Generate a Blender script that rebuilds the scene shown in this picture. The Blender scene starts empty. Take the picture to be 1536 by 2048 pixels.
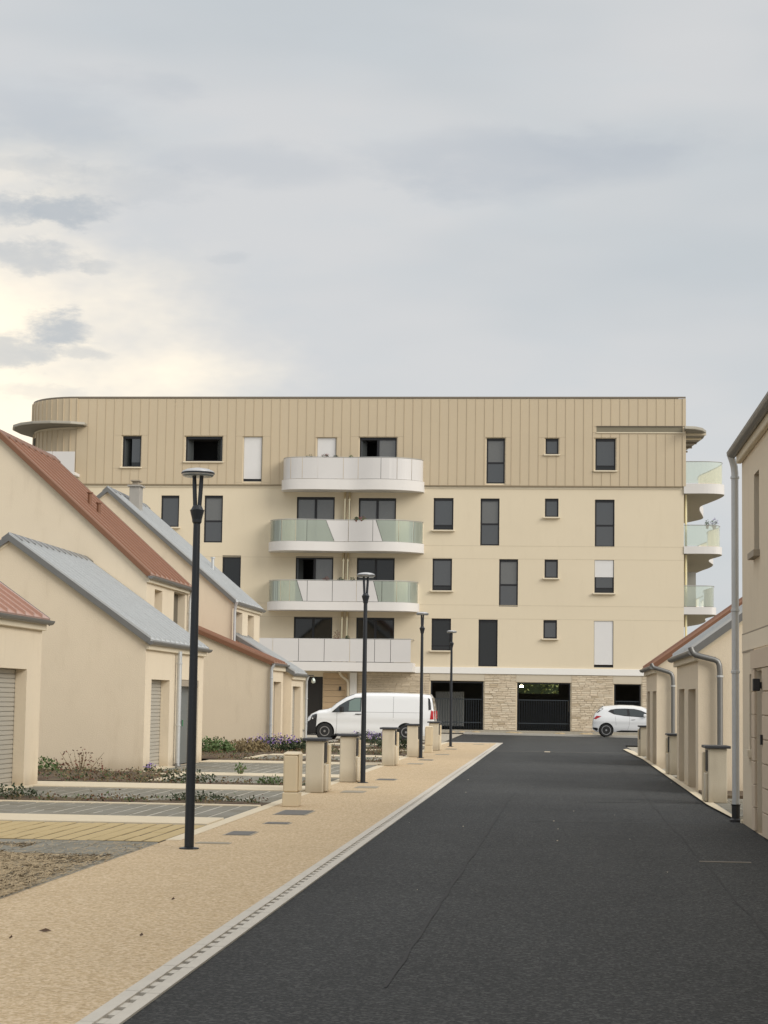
import bpy, bmesh, math, random
from mathutils import Vector, Matrix, noise
random.seed(7)
S = bpy.context.scene
COL = S.collection
rad = math.radians

# ------------------------------------------------------------------ camera
F_PX, ROLL, YH, YAW = 3850.0, 0.0146, 375.0, math.atan(.0917)
def _ray(dx, dy):
    x = dx*math.cos(ROLL)+dy*math.sin(ROLL); y = dy*math.cos(ROLL)-dx*math.sin(ROLL)
    p = math.atan(YH/F_PX)
    yf = F_PX*math.cos(p)+y*math.sin(p); z = F_PX*math.sin(p)-y*math.cos(p)
    c, s = math.cos(YAW), math.sin(YAW)
    return Vector((c*x-s*yf, s*x+c*yf, z))
fwd = _ray(0, 0).normalized()
rgt = (_ray(1, 0)-_ray(0, 0)).normalized()
upv = rgt.cross(fwd).normalized()
cam_d = bpy.data.cameras.new("camera"); cam = bpy.data.objects.new("camera", cam_d); COL.objects.link(cam)
cam.matrix_world = Matrix(((rgt.x, upv.x, -fwd.x, 0), (rgt.y, upv.y, -fwd.y, 0), (rgt.z, upv.z, -fwd.z, 1.6), (0, 0, 0, 1)))
cam_d.sensor_fit = 'HORIZONTAL'; cam_d.sensor_width = 36; cam_d.lens = F_PX/1536*36
cam_d.clip_start = .1; cam_d.clip_end = 3000
S.camera = cam
S.render.resolution_x, S.render.resolution_y = 768, 1024

# ------------------------------------------------------------------ light
SUN_AZ, SUN_EL = rad(124), rad(28)          # azimuth clockwise from +Y: light arrives from the right, a little behind the camera
sun_d = bpy.data.lights.new("sun", 'SUN'); sun = bpy.data.objects.new("sun", sun_d); COL.objects.link(sun)
sun_d.energy = 2.0; sun_d.angle = rad(34); sun_d.color = (1, .95, .87)
sdir = Vector((math.sin(SUN_AZ)*math.cos(SUN_EL), math.cos(SUN_AZ)*math.cos(SUN_EL), math.sin(SUN_EL)))
sun.rotation_euler = (-sdir).to_track_quat('-Z', 'Y').to_euler()
S.view_settings.view_transform = 'Standard'; S.view_settings.look = 'None'
S.view_settings.exposure = 0.24; S.view_settings.gamma = 1; S.view_settings.use_curve_mapping = False
S.cycles.max_bounces = 6; S.cycles.transparent_max_bounces = 12
S.cycles.use_denoising = True

# ------------------------------------------------------------------ sky: thin overcast over a clear-sky base
world = bpy.data.worlds.new("World"); S.world = world; world.use_nodes = True
wt = world.node_tree; wt.nodes.clear()
class NT:
    def __init__(s, t): s.t = t
    def n(s, typ, ins=None, **kw):
        nd = s.t.nodes.new(typ)
        for k, v in kw.items(): setattr(nd, k, v)
        for k, v in (ins or {}).items():
            if isinstance(v, bpy.types.NodeSocket): s.t.links.new(v, nd.inputs[k])
            else: nd.inputs[k].default_value = v
        return nd
    def m(s, op, a, b=0.0, c=0.0, clamp=False):
        nd = s.n('ShaderNodeMath', {0: a, 1: b, 2: c}, operation=op); nd.use_clamp = clamp
        return nd.outputs[0]
    def mix(s, f, a, b, blend='MIX'):
        nd = s.n('ShaderNodeMix', None, data_type='RGBA', blend_type=blend)
        for i, v in ((0, f), (6, a), (7, b)):
            if isinstance(v, bpy.types.NodeSocket): s.t.links.new(v, nd.inputs[i])
            else: nd.inputs[i].default_value = v if i == 0 else (*v, 1) if len(v) == 3 else v
        return nd.outputs[2]
    def ss(s, x, lo, hi):
        nd = s.n('ShaderNodeMapRange', {0: x, 1: lo, 2: hi, 3: 0.0, 4: 1.0}, interpolation_type='SMOOTHSTEP')
        return nd.outputs[0]
w = NT(wt)
sky = w.n('ShaderNodeTexSky', None, sky_type='NISHITA', sun_disc=False)
sky.sun_elevation = SUN_EL; sky.sun_rotation = SUN_AZ
tc = w.n('ShaderNodeTexCoord').outputs['Generated']
nrm = w.n('ShaderNodeVectorMath', {0: tc}, operation='NORMALIZE').outputs[0]
sep = w.n('ShaderNodeSeparateXYZ', {0: nrm})
def noise_at(scale, det, sx=1, sz=4., rough=.5, off=0.):
    mp = w.n('ShaderNodeMapping', {0: nrm}); mp.inputs['Scale'].default_value = (sx, sx, sz); mp.inputs['Location'].default_value = (off, off*.7, 0)
    return w.n('ShaderNodeTexNoise', {'Vector': mp.outputs[0], 'Scale': scale, 'Detail': det, 'Roughness': rough}).outputs[0]
def dot_with(v): return w.n('ShaderNodeVectorMath', {0: nrm, 1: tuple(v)}, operation='DOT_PRODUCT').outputs['Value']
n1 = noise_at(3.2, 3, 1, 3.5); n2 = noise_at(14, 5, 1, 3., .55, 3.1); n3 = noise_at(38, 6, 1, 2.6, .62, 5.0)
base = w.mix(w.ss(n1, .36, .64), (.500, .530, .552), (.590, .595, .600))
base = w.mix(w.m('MULTIPLY', w.ss(n2, .42, .75), .35), base, (.53, .565, .59))
# lighter overhead, as an overcast sky is
zen = w.ss(sep.outputs[2], .36, 1.0)
base = w.mix(zen, base, (1.05, 1.03, 1.0))
# warm break in the cloud low on the left
gd = dot_with(_ray(-960, -40).normalized())
wob = w.m('MULTIPLY', w.m('SUBTRACT', noise_at(7, 5, 1, 2.2, .6, 1.7), .5), .035)
glow = w.m('MULTIPLY', w.ss(w.m('ADD', gd, wob), math.cos(rad(12.5)), math.cos(rad(-0.5))), w.m('MULTIPLY_ADD', n2, .5, .75), clamp=True)
glow = w.m('POWER', glow, 1.25)
base = w.mix(glow, base, (1.06, .94, .75))
# separate darker cloud scraps: centre, half width, half height (offsets from the view axis), strength
up0 = Vector((0, 0, 1))
sh1 = w.m('MULTIPLY', w.m('SUBTRACT', n2, .5), 2.6); n4 = noise_at(60, 7, 1, 2.2, .68, 9.0); sh2 = w.m('MULTIPLY', w.m('SUBTRACT', n3, .5), 3.2); sh3 = w.m('MULTIPLY', w.m('SUBTRACT', n4, .5), 3.4)
for dx, dy, hw_, hh, st, fine in ((250, -705, 230, 52, .62, 0), (470, -720, 150, 45, .42, 0), (-270, -690, 160, 36, .45, 0), (-620, -800, 150, 60, .45, 0),
                        (-640, -605, 90, 30, 1.1, 1), (-752, -605, 70, 26, .8, 1), (-715, -508, 110, 30, .75, 1), (-570, -490, 40, 12, .55, 1), (-655, -365, 55, 30, 1.05, 1), (-770, -325, 80, 34, .8, 1),
                        (-620, -318, 60, 12, .6, 1), (-690, -690, 90, 20, .4, 1), (-700, -245, 90, 16, .35, 1), (-520, -650, 120, 40, .35, 1), (-310, -508, 40, 10, .35, 1)):
    c = _ray(dx, dy).normalized(); r_ = c.cross(up0).normalized(); u_ = r_.cross(c).normalized()
    a = w.m('ADD', w.m('MULTIPLY', dot_with(r_), F_PX/hw_), w.m('MULTIPLY', sh1, 1.0)); b = w.m('ADD', w.m('MULTIPLY', dot_with(u_), F_PX/hh), w.m('MULTIPLY', sh2 if fine else sh1, 1.0))
    d2 = w.m('ADD', w.m('MULTIPLY', a, a), w.m('MULTIPLY', b, b))
    d2 = w.m('ADD', d2, w.m('MULTIPLY', sh3 if fine else sh2, .9 if fine else .35))
    front = w.ss(dot_with(c), .9, .95)
    mk = w.m('MULTIPLY', w.m('SUBTRACT', 1.0, w.ss(d2, .0 if fine else .0, 2.0 if fine else 2.6)), w.m('MULTIPLY', front, st*(.8 if fine else .85)))
    base = w.mix(mk, base, (.42, .455, .50) if not fine else (.43, .46, .49))
skyc = w.n('ShaderNodeMix', None, data_type='RGBA', blend_type='MIX')
scl = w.mix(1.0, sky.outputs[0], (.07, .07, .07), 'MULTIPLY')
fin = w.mix(.93, scl, base)
bg = w.n('ShaderNodeBackground', {'Color': fin, 'Strength': 1.0})
wo = w.n('ShaderNodeOutputWorld', {'Surface': bg.outputs[0]})

# ------------------------------------------------------------------ materials
MATS = {}
def mat(name, col, rough=.8, var=.06, vscale=3., bump=0., bscale=60., metal=0., spec=.5, stain=0., ior=None, coat=0., emit=None, col2=None, c2scale=1., speck=0., speck_scale=90, speck_col=(.1, .08, .06)):
    if name in MATS: return MATS[name]
    m = bpy.data.materials.new(name); m.use_nodes = True; t = NT(m.node_tree)
    b = m.node_tree.nodes['Principled BSDF']
    pos = t.n('ShaderNodeNewGeometry').outputs['Position']
    c = t.n('ShaderNodeRGB'); c.outputs[0].default_value = (*col, 1); c = c.outputs[0]
    if col2:
        nz = t.n('ShaderNodeTexNoise', {'Vector': pos, 'Scale': c2scale, 'Detail': 5, 'Roughness': .6}).outputs[0]
        c = t.mix(t.ss(nz, .4, .62), c, col2)
    if var:
        n_a = t.n('ShaderNodeTexNoise', {'Vector': pos, 'Scale': vscale, 'Detail': 4, 'Roughness': .6}).outputs[0]
        n_b = t.n('ShaderNodeTexNoise', {'Vector': pos, 'Scale': bscale, 'Detail': 2}).outputs[0]
        k = t.m('ADD', t.m('MULTIPLY', t.m('SUBTRACT', n_a, .5), var*3.), t.m('MULTIPLY', t.m('SUBTRACT', n_b, .5), var*2.))
        k = t.m('ADD', k, 1.0)
        hsv = t.n('ShaderNodeHueSaturation', {'Color': c, 'Value': k}); c = hsv.outputs[0]
    if speck:
        v = t.n('ShaderNodeTexVoronoi', {'Vector': pos, 'Scale': speck_scale})
        cc = t.n('ShaderNodeSeparateColor', {0: v.outputs['Color']}).outputs[0]
        c = t.mix(t.m('MULTIPLY', t.ss(cc, .55, 1.0), speck), c, speck_col)
    if stain:
        mp = t.n('ShaderNodeMapping', {0: pos}); mp.inputs['Scale'].default_value = (1.6, 1.6, .35)
        ns = t.n('ShaderNodeTexNoise', {'Vector': mp.outputs[0], 'Scale': 2.2, 'Detail': 6, 'Roughness': .65}).outputs[0]
        z = t.n('ShaderNodeSeparateXYZ', {0: pos}).outputs[2]
        low = t.m('SUBTRACT', 1.0, t.ss(t.m('ADD', z, t.m('MULTIPLY', ns, -.25)), -.1, .22))
        f = t.m('ADD', t.m('MULTIPLY', t.ss(ns, .5, .8), stain), t.m('MULTIPLY', low, stain*2.2), clamp=True)
        c = t.mix(f, c, tuple(x*y for x, y in zip(col, (.62, .58, .52))))
    m.node_tree.links.new(c, b.inputs['Base Color'])
    b.inputs['Roughness'].default_value = rough; b.inputs['Metallic'].default_value = metal
    b.inputs['Specular IOR Level'].default_value = spec
    if ior: b.inputs['IOR'].default_value = ior
    if coat: b.inputs['Coat Weight'].default_value = coat; b.inputs['Coat Roughness'].default_value = .05
    if emit: b.inputs['Emission Color'].default_value = (*emit[0], 1); b.inputs['Emission Strength'].default_value = emit[1]
    if bump:
        nb = t.n('ShaderNodeTexNoise', {'Vector': pos, 'Scale': bscale, 'Detail': 4, 'Roughness': .7}).outputs[0]
        bp = t.n('ShaderNodeBump', {'Height': nb, 'Strength': bump, 'Distance': .01}); m.node_tree.links.new(bp.outputs[0], b.inputs['Normal'])
    MATS[name] = m; return m
RENDER = mat('cream_render', (.70, .605, .465), .92, .042, .7, .5, 45, stain=.24, spec=.2)
RENDER2 = mat('pale_render', (.74, .65, .51), .92, .025, .9, .4, 45, stain=.12, spec=.2)
BWALL = mat('building_render', (.695, .605, .455), .92, .03, .35, .4, 40, stain=.07, spec=.2)
CLAD = mat('bronze_cladding', (.545, .45, .315), .55, .03, .6, .1, 30, metal=.05, spec=.4)
CLAD_D = mat('cladding_seam', (.26, .205, .13), .55, .03, metal=.15)
COPING = mat('coping_metal', (.20, .165, .125), .5, .03, metal=.3)
CREAM = mat('cream_trim', (.68, .60, .46), .8, .03, 2., spec=.3)
WHITE = mat('white_paint', (.80, .78, .74), .6, .02, 1.)
LINTEL = mat('pale_lintel', (.55, .485, .38), .85, .03)
SLABW = mat('white_concrete', (.68, .655, .63), .75, .03, 1., stain=.04)
PANELW = mat('opaque_panel', (.62, .60, .585), .35, .03, .8, spec=.5)
FRAME = mat('charcoal_frame', (.010, .010, .013), .45, .0)
GLASS = mat('window_glass', (.024, .026, .027), .04, .0, spec=.5, ior=2.1)
GLASSD = mat('dark_window_glass', (.008, .009, .009), .03, .0, spec=.5, ior=1.6)
CURTAIN = mat('net_curtain_glass', (.105, .105, .10), .12, .06, 8., spec=.5, ior=1.9)
DARK = mat('dark_interior', (.012, .012, .012), .9, .1)
SHUT = mat('white_shutter', (.74, .73, .72), .55, .01)
ZINC = mat('zinc', (.52, .535, .54), .42, .07, 1.2, .1, 20, metal=.35)
ZINCD = mat('zinc_gutter', (.21, .21, .205), .45, .08, 6., metal=.6)
REDM = mat('red_brown_metal', (.345, .195, .135), .42, .05, 1.5, .1, 20, metal=.25)
PINKM = mat('pale_red_metal', (.46, .29, .23), .42, .05, 1.5, .1, 20, metal=.2)
REDD = mat('red_brown_trim', (.20, .095, .052), .5, .08, 4., metal=.2)
LAMPM = mat('lamp_paint', (.012, .016, .022), .38, .0)
SILVER = mat('lamp_top', (.55, .55, .55), .3, .0, metal=.5)
LENS = mat('lamp_lens', (.16, .18, .18), .15, .0)
SLATE = mat('slate_cap', (.045, .048, .055), .5, .1, 5.)
POST = mat('pillar_render', (.64, .575, .455), .92, .04, 2., .5, 60, stain=.3, spec=.2)
POLY = mat('beige_polymer', (.70, .59, .41), .5, .02, 2.)
TAUPE = mat('taupe_reveal', (.33, .28, .215), .85, .05, 3.)
GDOOR = mat('garage_door_paint', (.42, .39, .33), .55, .02, 2.)
WOOD = mat('timber_siding', (.52, .375, .225), .6, .06, 3.)
FCP = mat('fibre_cement', (.56, .455, .34), .75, .03, 2.)
GREYDOOR = mat('grey_door', (.13, .145, .145), .45, .02)
BROWND = mat('brown_door', (.15, .115, .085), .5, .04)
CHROME = mat('stainless', (.72, .62, .42), .12, .0, metal=1.)
GREENP = mat('green_handle', (.06, .2, .1), .5)
ASPH = mat('asphalt', (.050, .0525, .054), .82, .13, .45, 1., 70, spec=.25, speck=.8, speck_scale=52, speck_col=(.105, .108, .105), col2=(.026, .027, .028), c2scale=44)
_t = NT(ASPH.node_tree); _b = ASPH.node_tree.nodes['Principled BSDF']; _l = _b.inputs['Base Color'].links[0].from_socket
_p = _t.n('ShaderNodeNewGeometry').outputs['Position']; _m = _t.n('ShaderNodeMapping', {0: _p}); _m.inputs['Scale'].default_value = (1, .16, 1)
_n = _t.n('ShaderNodeTexNoise', {'Vector': _m.outputs[0], 'Scale': .9, 'Detail': 5, 'Roughness': .6}).outputs[0]
_m2 = _t.n('ShaderNodeMapping', {0: _p}); _m2.inputs['Scale'].default_value = (.3, 1, 1)
_n2 = _t.n('ShaderNodeTexNoise', {'Vector': _m2.outputs[0], 'Scale': .5, 'Detail': 6, 'Roughness': .65}).outputs[0]
_x = _t.n('ShaderNodeSeparateXYZ', {0: _p}).outputs[0]
_e = _t.ss(_t.m('ADD', _t.m('ABSOLUTE', _t.m('SUBTRACT', _x, .1)), _t.m('MULTIPLY', _n, .9)), 1.9, 2.9)     # rolled strips along both edges stay darker
_k = _t.m('ADD', _t.m('ADD', .62, _t.m('MULTIPLY', _n, .5)), _t.m('MULTIPLY', _n2, .38)); _k = _t.m('MULTIPLY', _k, _t.m('SUBTRACT', 1.0, _t.m('MULTIPLY', _e, .26)))
_h = _t.n('ShaderNodeHueSaturation', {'Color': _l, 'Value': _k}); ASPH.node_tree.links.new(_h.outputs[0], _b.inputs['Base Color'])
SAND = mat('stabilised_sand', (.655, .525, .365), .95, .05, .8, 1., 34, spec=.15, speck=.8, speck_scale=52, speck_col=(.40, .30, .18), col2=(.50, .375, .225), c2scale=36.0)
KERB = mat('kerb_concrete', (.66, .575, .43), .9, .05, 3., .4, 50, spec=.2)
KERB2 = mat('gutter_concrete', (.58, .545, .48), .9, .06, 5., .4, 50, spec=.2)
PAVG = mat('grey_paver', (.25, .24, .205), .9, .10, 4., .5, 60, spec=.2, col2=(.22, .205, .165), c2scale=1.2)
PAVY = mat('yellow_paver', (.50, .39, .21), .9, .08, 6., .5, 60, spec=.2)
JOINT = mat('joint_gravel', (.52, .49, .42), .95, .12, 8., .5, 90)
JOINTY = mat('joint_dark', (.13, .10, .06), .95, .1, 8.)
SOIL = mat('soil', (.085, .055, .035), .95, .2, 3., 1., 40, col2=(.13, .10, .06), c2scale=4.)
GRAVEL = mat('pale_gravel', (.36, .33, .27), .95, .12, 5., .8, 60)
CONC = mat('pale_concrete', (.40, .365, .30), .9, .07, .8, .3, 40)
LEAFD = mat('leaf_dark', (.035, .055, .020), .7, .35, 6.)
LEAFG = mat('leaf_green', (.075, .125, .035), .65, .3, 6.)
LEAFB = mat('leaf_dry', (.20, .15, .075), .8, .35, 6.)
LEAFR = mat('leaf_red', (.13, .045, .025), .8, .35, 6.)
LAV = mat('lavender_bloom', (.27, .17, .46), .8, .25, 6.)
STRAW = mat('straw', (.40, .31, .19), .9, .3, 8.)
PLATE = mat('cast_plate', (.13, .125, .115), .7, .1, 5.)
PLATEF = mat('plate_frame', (.33, .29, .22), .7, .1, 5.)
CARW = mat('white_car_paint', (.78, .79, .80), .22, .0, coat=1.)
BLACKP = mat('black_plastic', (.016, .016, .018), .5, .0)
TYRE = mat('tyre_rubber', (.014, .014, .014), .8, .0)
RIM = mat('wheel_rim', (.42, .42, .43), .3, .0, metal=.7)
RIMD = mat('dark_rim', (.05, .05, .055), .4, .0, metal=.5)
REDL = mat('red_lens', (.42, .012, .018), .15, .0, coat=.5)
CARGLASS = mat('car_glass', (.025, .032, .032), .05, .0, ior=1.9)
CARGLASSL = mat('car_glass_seen_through', (.16, .22, .20), .08, .0, ior=1.7)
POTM = mat('terracotta_pot', (.16, .07, .045), .8)
BULB = mat('lit_lamp', (.9, .85, .6), .5, 0, emit=((1., .9, .62), 90.))
DULLGREEN = mat('hedge_green', (.26, .30, .11), .8, .5, 3.)
CORR = mat('corrugated_sheet', (.50, .51, .50), .5, .05, metal=.1)
def glassy(name, tint, milk, mc):
    m = bpy.data.materials.new(name); m.use_nodes = True; t = NT(m.node_tree); m.node_tree.nodes.clear()
    tr = t.n('ShaderNodeBsdfTransparent', {'Color': (*tint, 1)}); gl = t.n('ShaderNodeBsdfGlossy', {'Color': (1, 1, 1, 1), 'Roughness': .03})
    df = t.n('ShaderNodeBsdfDiffuse', {'Color': (*mc, 1)})
    a = t.n('ShaderNodeMixShader', {0: milk, 1: tr.outputs[0], 2: df.outputs[0]})
    fr = t.n('ShaderNodeFresnel', {'IOR': 1.7})
    b = t.n('ShaderNodeMixShader', {0: fr.outputs[0], 1: a.outputs[0], 2: gl.outputs[0]})
    t.n('ShaderNodeOutputMaterial', {'Surface': b.outputs[0]}); MATS[name] = m; return m
BGLASS = glassy('green_balcony_glass', (.86, .92, .85), .42, (.60, .66, .56))

# ------------------------------------------------------------------ mesh helpers
ORG = {}
def org(p):
    return ORG.get(p.name, Vector((0, 0, 0))) if p else Vector((0, 0, 0))
def thing(name, label, cat, loc=(0, 0, 0), group=None):
    o = bpy.data.objects.new(name, None); COL.objects.link(o); o.location = loc
    o['label'] = label; o['category'] = cat
    if group: o['group'] = group
    ORG[o.name] = Vector(loc); return o
def link(name, me, parent=None, loc=None):
    o = bpy.data.objects.new(name, me); COL.objects.link(o)
    po = org(parent)
    if parent: o.parent = parent
    if loc is None: ORG[o.name] = po
    else:
        o.location = Vector(loc)-po; ORG[o.name] = Vector(loc)
    return o
class MB:
    def __init__(s): s.v = []; s.f = []
    def add(s, vs, fs):
        k = len(s.v); s.v += [tuple(v) for v in vs]; s.f += [tuple(i+k for i in f) for f in fs]; return s
    def quad(s, a, b, c, d): return s.add([a, b, c, d], [(0, 1, 2, 3)])
    def box(s, x0, x1, y0, y1, z0, z1):
        x0, x1 = min(x0, x1), max(x0, x1); y0, y1 = min(y0, y1), max(y0, y1); z0, z1 = min(z0, z1), max(z0, z1)
        return s.add([(x0, y0, z0), (x1, y0, z0), (x1, y1, z0), (x0, y1, z0), (x0, y0, z1), (x1, y0, z1), (x1, y1, z1), (x0, y1, z1)],
                     [(0, 3, 2, 1), (4, 5, 6, 7), (0, 1, 5, 4), (1, 2, 6, 5), (2, 3, 7, 6), (3, 0, 4, 7)])
    def prism(s, poly, axis, a, b):      # poly 2D in the two other axes (in order), extruded along axis
        n = len(poly)
        def P(p, t): return {'x': (t, p[0], p[1]), 'y': (p[0], t, p[1]), 'z': (p[0], p[1], t)}[axis]
        vs = [P(p, a) for p in poly]+[P(p, b) for p in poly]
        fs = [tuple(range(n))[::-1], tuple(range(n, 2*n))]+[(i, (i+1) % n, n+(i+1) % n, n+i) for i in range(n)]
        return s.add(vs, fs)
    def tube(s, pts, r, n=10, cap=True):
        pts = [Vector(p) for p in pts]; rs = r if isinstance(r, (list, tuple)) else [r]*len(pts)
        rings = []; a = None
        for i, p in enumerate(pts):
            d = (pts[min(i+1, len(pts)-1)]-pts[max(i-1, 0)]).normalized()
            if a is None: a = d.cross(Vector((0, 0, 1)) if abs(d.z) < .9 else Vector((1, 0, 0))).normalized()
            else: a = (a-d*a.dot(d)).normalized()
            b = d.cross(a).normalized()
            rings.append([p+(a*math.cos(2*math.pi*k/n)+b*math.sin(2*math.pi*k/n))*rs[i] for k in range(n)])
        vs = [v for rg in rings for v in rg]; fs = []
        for i in range(len(pts)-1):
            for k in range(n): fs.append((i*n+k, i*n+(k+1) % n, (i+1)*n+(k+1) % n, (i+1)*n+k))
        if cap: fs += [tuple(range(n))[::-1], tuple((len(pts)-1)*n+k for k in range(n))]
        return s.add(vs, fs)
    def lathe(s, prof, c=(0, 0, 0), n=20, axis='z', cap=True):
        vs = []; fs = []
        for r, h in prof:
            for k in range(n):
                a = 2*math.pi*k/n; x, y = r*math.cos(a), r*math.sin(a)
                q = (x, y, h) if axis == 'z' else (x, h, y) if axis == 'y' else (h, x, y)
                vs.append((c[0]+q[0], c[1]+q[1], c[2]+q[2]))
        for i in range(len(prof)-1):
            for k in range(n): fs.append((i*n+k, i*n+(k+1) % n, (i+1)*n+(k+1) % n, (i+1)*n+k))
        if cap: fs += [tuple(range(n))[::-1], tuple((len(prof)-1)*n+k for k in range(n))]
        return s.add(vs, fs)
    def mesh(s, name, m, bevel=0., smooth=False, off=Vector((0, 0, 0)), mats=None, seg=1, fix=True):
        me = bpy.data.meshes.new(name)
        me.from_pydata([(v[0]-off.x, v[1]-off.y, v[2]-off.z) for v in s.v], [], s.f)
        if fix:
            bm = bmesh.new(); bm.from_mesh(me)
            if bevel: 
                bmesh.ops.remove_doubles(bm, verts=bm.verts, dist=1e-5)
                bmesh.ops.bevel(bm, geom=[e for e in bm.edges if len(e.link_faces) == 2 and e.calc_face_angle(0) > .5], offset=bevel, segments=seg, affect='EDGES', clamp_overlap=True)
            bmesh.ops.recalc_face_normals(bm, faces=bm.faces); bm.to_mesh(me); bm.free()
        me.materials.append(m)
        if smooth:
            for p in me.polygons: p.use_smooth = True
            try: me.set_sharp_from_angle(angle=rad(35))
            except Exception: pass
        return me
    def build(s, name, m, parent=None, bevel=0., smooth=False, kind=None, label=None, loc=None, seg=1, fix=True):
        base_ = Vector(loc) if loc is not None else org(parent)
        o = link(name, s.mesh(name, m, bevel, smooth, base_, seg=seg, fix=fix), parent, loc)
        if kind: o['kind'] = kind
        if label: o['label'] = label
        return o
def structure(name, mb, m, label=None, **k):
    o = mb.build(name, m, None, kind='structure', **k)
    if label: o['label'] = label
    return o
def single(name, mb, m, label, cat, group=None, **k):
    o = mb.build(name, m, None, **k); o['label'] = label; o['category'] = cat
    if group: o['group'] = group
    return o
def copy_tree(o, parent=None, loc=None):
    c = o.copy(); COL.objects.link(c)
    if parent: c.parent = parent
    if loc is not None: c.location = loc
    for ch in o.children: copy_tree(ch, c)
    return c
def wallgrid(mb, O, U, V, N, umax, vmax, holes, depth, u0=0., v0=0.):
    O, U, V, N = map(Vector, (O, U, V, N))
    us = sorted({u0, umax, *[h[i] for h in holes for i in (0, 1)]}); vs = sorted({v0, vmax, *[h[i] for h in holes for i in (2, 3)]})
    us = [u for u in us if u0-1e-6 <= u <= umax+1e-6]; vs = [v for v in vs if v0-1e-6 <= v <= vmax+1e-6]
    P = lambda u, v, d=0: O+U*u+V*v-N*d
    for i in range(len(us)-1):
        for j in range(len(vs)-1):
            cu, cv = (us[i]+us[i+1])/2, (vs[j]+vs[j+1])/2
            if any(h[0] < cu < h[1] and h[2] < cv < h[3] for h in holes): continue
            mb.quad(P(us[i], vs[j]), P(us[i+1], vs[j]), P(us[i+1], vs[j+1]), P(us[i], vs[j+1]))
    for a, b, c, d in [h[:4] for h in holes]:
        mb.quad(P(a, c), P(a, d), P(a, d, depth), P(a, c, depth)); mb.quad(P(b, c), P(b, c, depth), P(b, d, depth), P(b, d))
        mb.quad(P(a, c), P(a, c, depth), P(b, c, depth), P(b, c)); mb.quad(P(a, d), P(b, d), P(b, d, depth), P(a, d, depth))
    return mb

# ================================================================== THE GROUND
g = MB().quad((-400, -60, -.05), (400, -60, -.05), (400, 900, -.05), (-400, 900, -.05)); structure('ground', g, GRAVEL, fix=False)
# road: street running to the junction in front of the apartment building
rd = MB()
rd.add([(-2.12, 2, 0), (2.5, 2, 0), (2.5, 64.5, 0), (-2.12, 64.5, 0), (-2.12, 73.8, 0), (2.5, 73.8, 0)], [(0, 1, 2, 3), (3, 2, 5, 4)])
structure('road', rd, ASPH, fix=False)
jn = MB().add([(-4.3, 73.8, .0), (14, 73.8, .0), (14, 87.2, .0), (-4.55, 93.2, .0)], [(0, 1, 2, 3)])
structure('junction_road', jn, ASPH, fix=False)
jl = MB().box(-2.1, 2.4, 62.4, 62.75, -.01, .004); structure('road_joint', jl, mat('road_joint', (.085, .08, .07), .85, .1), fix=False)
for i, (x, y, sx, sy) in enumerate(((1.7, 20.1, .26, .05), (-.35, 62.6, .09, .3))):
    structure('road_patch', MB().box(x-sx, x+sx, y-sy, y+sy, -.01, .006), mat('road_patch_pale', (.19, .17, .14), .9, .1) if i == 0 else KERB, fix=False)
def ribbon(name, pts, wd, m, z=.004):
    vs = []
    for i, p in enumerate(pts):
        a, b = Vector((*pts[max(i-1, 0)], 0)), Vector((*pts[min(i+1, len(pts)-1)], 0)); d = (b-a).normalized(); n_ = Vector((-d.y, d.x, 0))*wd*random.uniform(.6, 1.3)
        vs += [(p[0]-n_.x, p[1]-n_.y, z), (p[0]+n_.x, p[1]+n_.y, z)]
    structure(name, MB().add(vs, [(2*i, 2*i+1, 2*i+3, 2*i+2) for i in range(len(pts)-1)]), m, fix=False)
def wander(a, b, n, amp): return [(a[0]+(b[0]-a[0])*i/n+random.uniform(-amp, amp), a[1]+(b[1]-a[1])*i/n) for i in range(n+1)]
SEAMD = mat('road_seam', (.026, .026, .027), .85, .1); SEAML = mat('road_seam_pale', (.075, .073, .068), .85, .1)
ribbon('road_seam', wander((-.95, 10.9), (-.78, 34), 40, .012), .012, SEAMD)
ribbon('road_seam', wander((1.45, 11), (1.55, 60), 60, .02), .010, SEAMD)
ribbon('road_seam', wander((.4, 31.5), (2.3, 31.9), 14, .0), .03, SEAMD, .005)
ribbon('road_seam', wander((-.4, 26.2), (1.9, 26.4), 14, .0), .02, SEAML, .005)
# sidewalk on the left
sw = MB().add([(-4.32, 2, .012), (-2.31, 2, .012), (-2.31, 73.4, .012), (-4.32, 73.4, .012)], [(0, 1, 2, 3)])
structure('sidewalk', sw, SAND, fix=False)
# gutter: cast channel segments with drain slots
gut = bpy.data.objects.new('drainage_kerb', None); COL.objects.link(gut); gut['kind'] = 'structure'; gut['label'] = 'pale concrete channel kerb with a row of slots along the sidewalk'
seg = MB()
seg.box(-2.315, -2.235, 0, .988, -.03, .022); seg.box(-2.195, -2.12, 0, .988, -.03, .012)
for k in range(4):
    seg.box(-2.235, -2.195, k*.25, k*.25+(.145 if k < 3 else .135), -.03, .013)
seg.box(-2.235, -2.195, 0, .988, -.09, -.05)
seg_me = seg.mesh('kerb_segment', KERB2)
for k in range(70):
    o = link('kerb_segment', seg_me, gut, (0, 3.4+k, 0))
structure('kerb_bedding', MB().box(-2.31, -2.13, 3, 73.6, -.2, -.092), DARK)
kerb_end = MB().prism([(-4.3, 73.4), (-2.1, 73.4), (-2.1, 73.75), (-4.3, 73.75)], 'z', -.03, .03); structure('kerb_end', kerb_end, KERB2)

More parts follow.
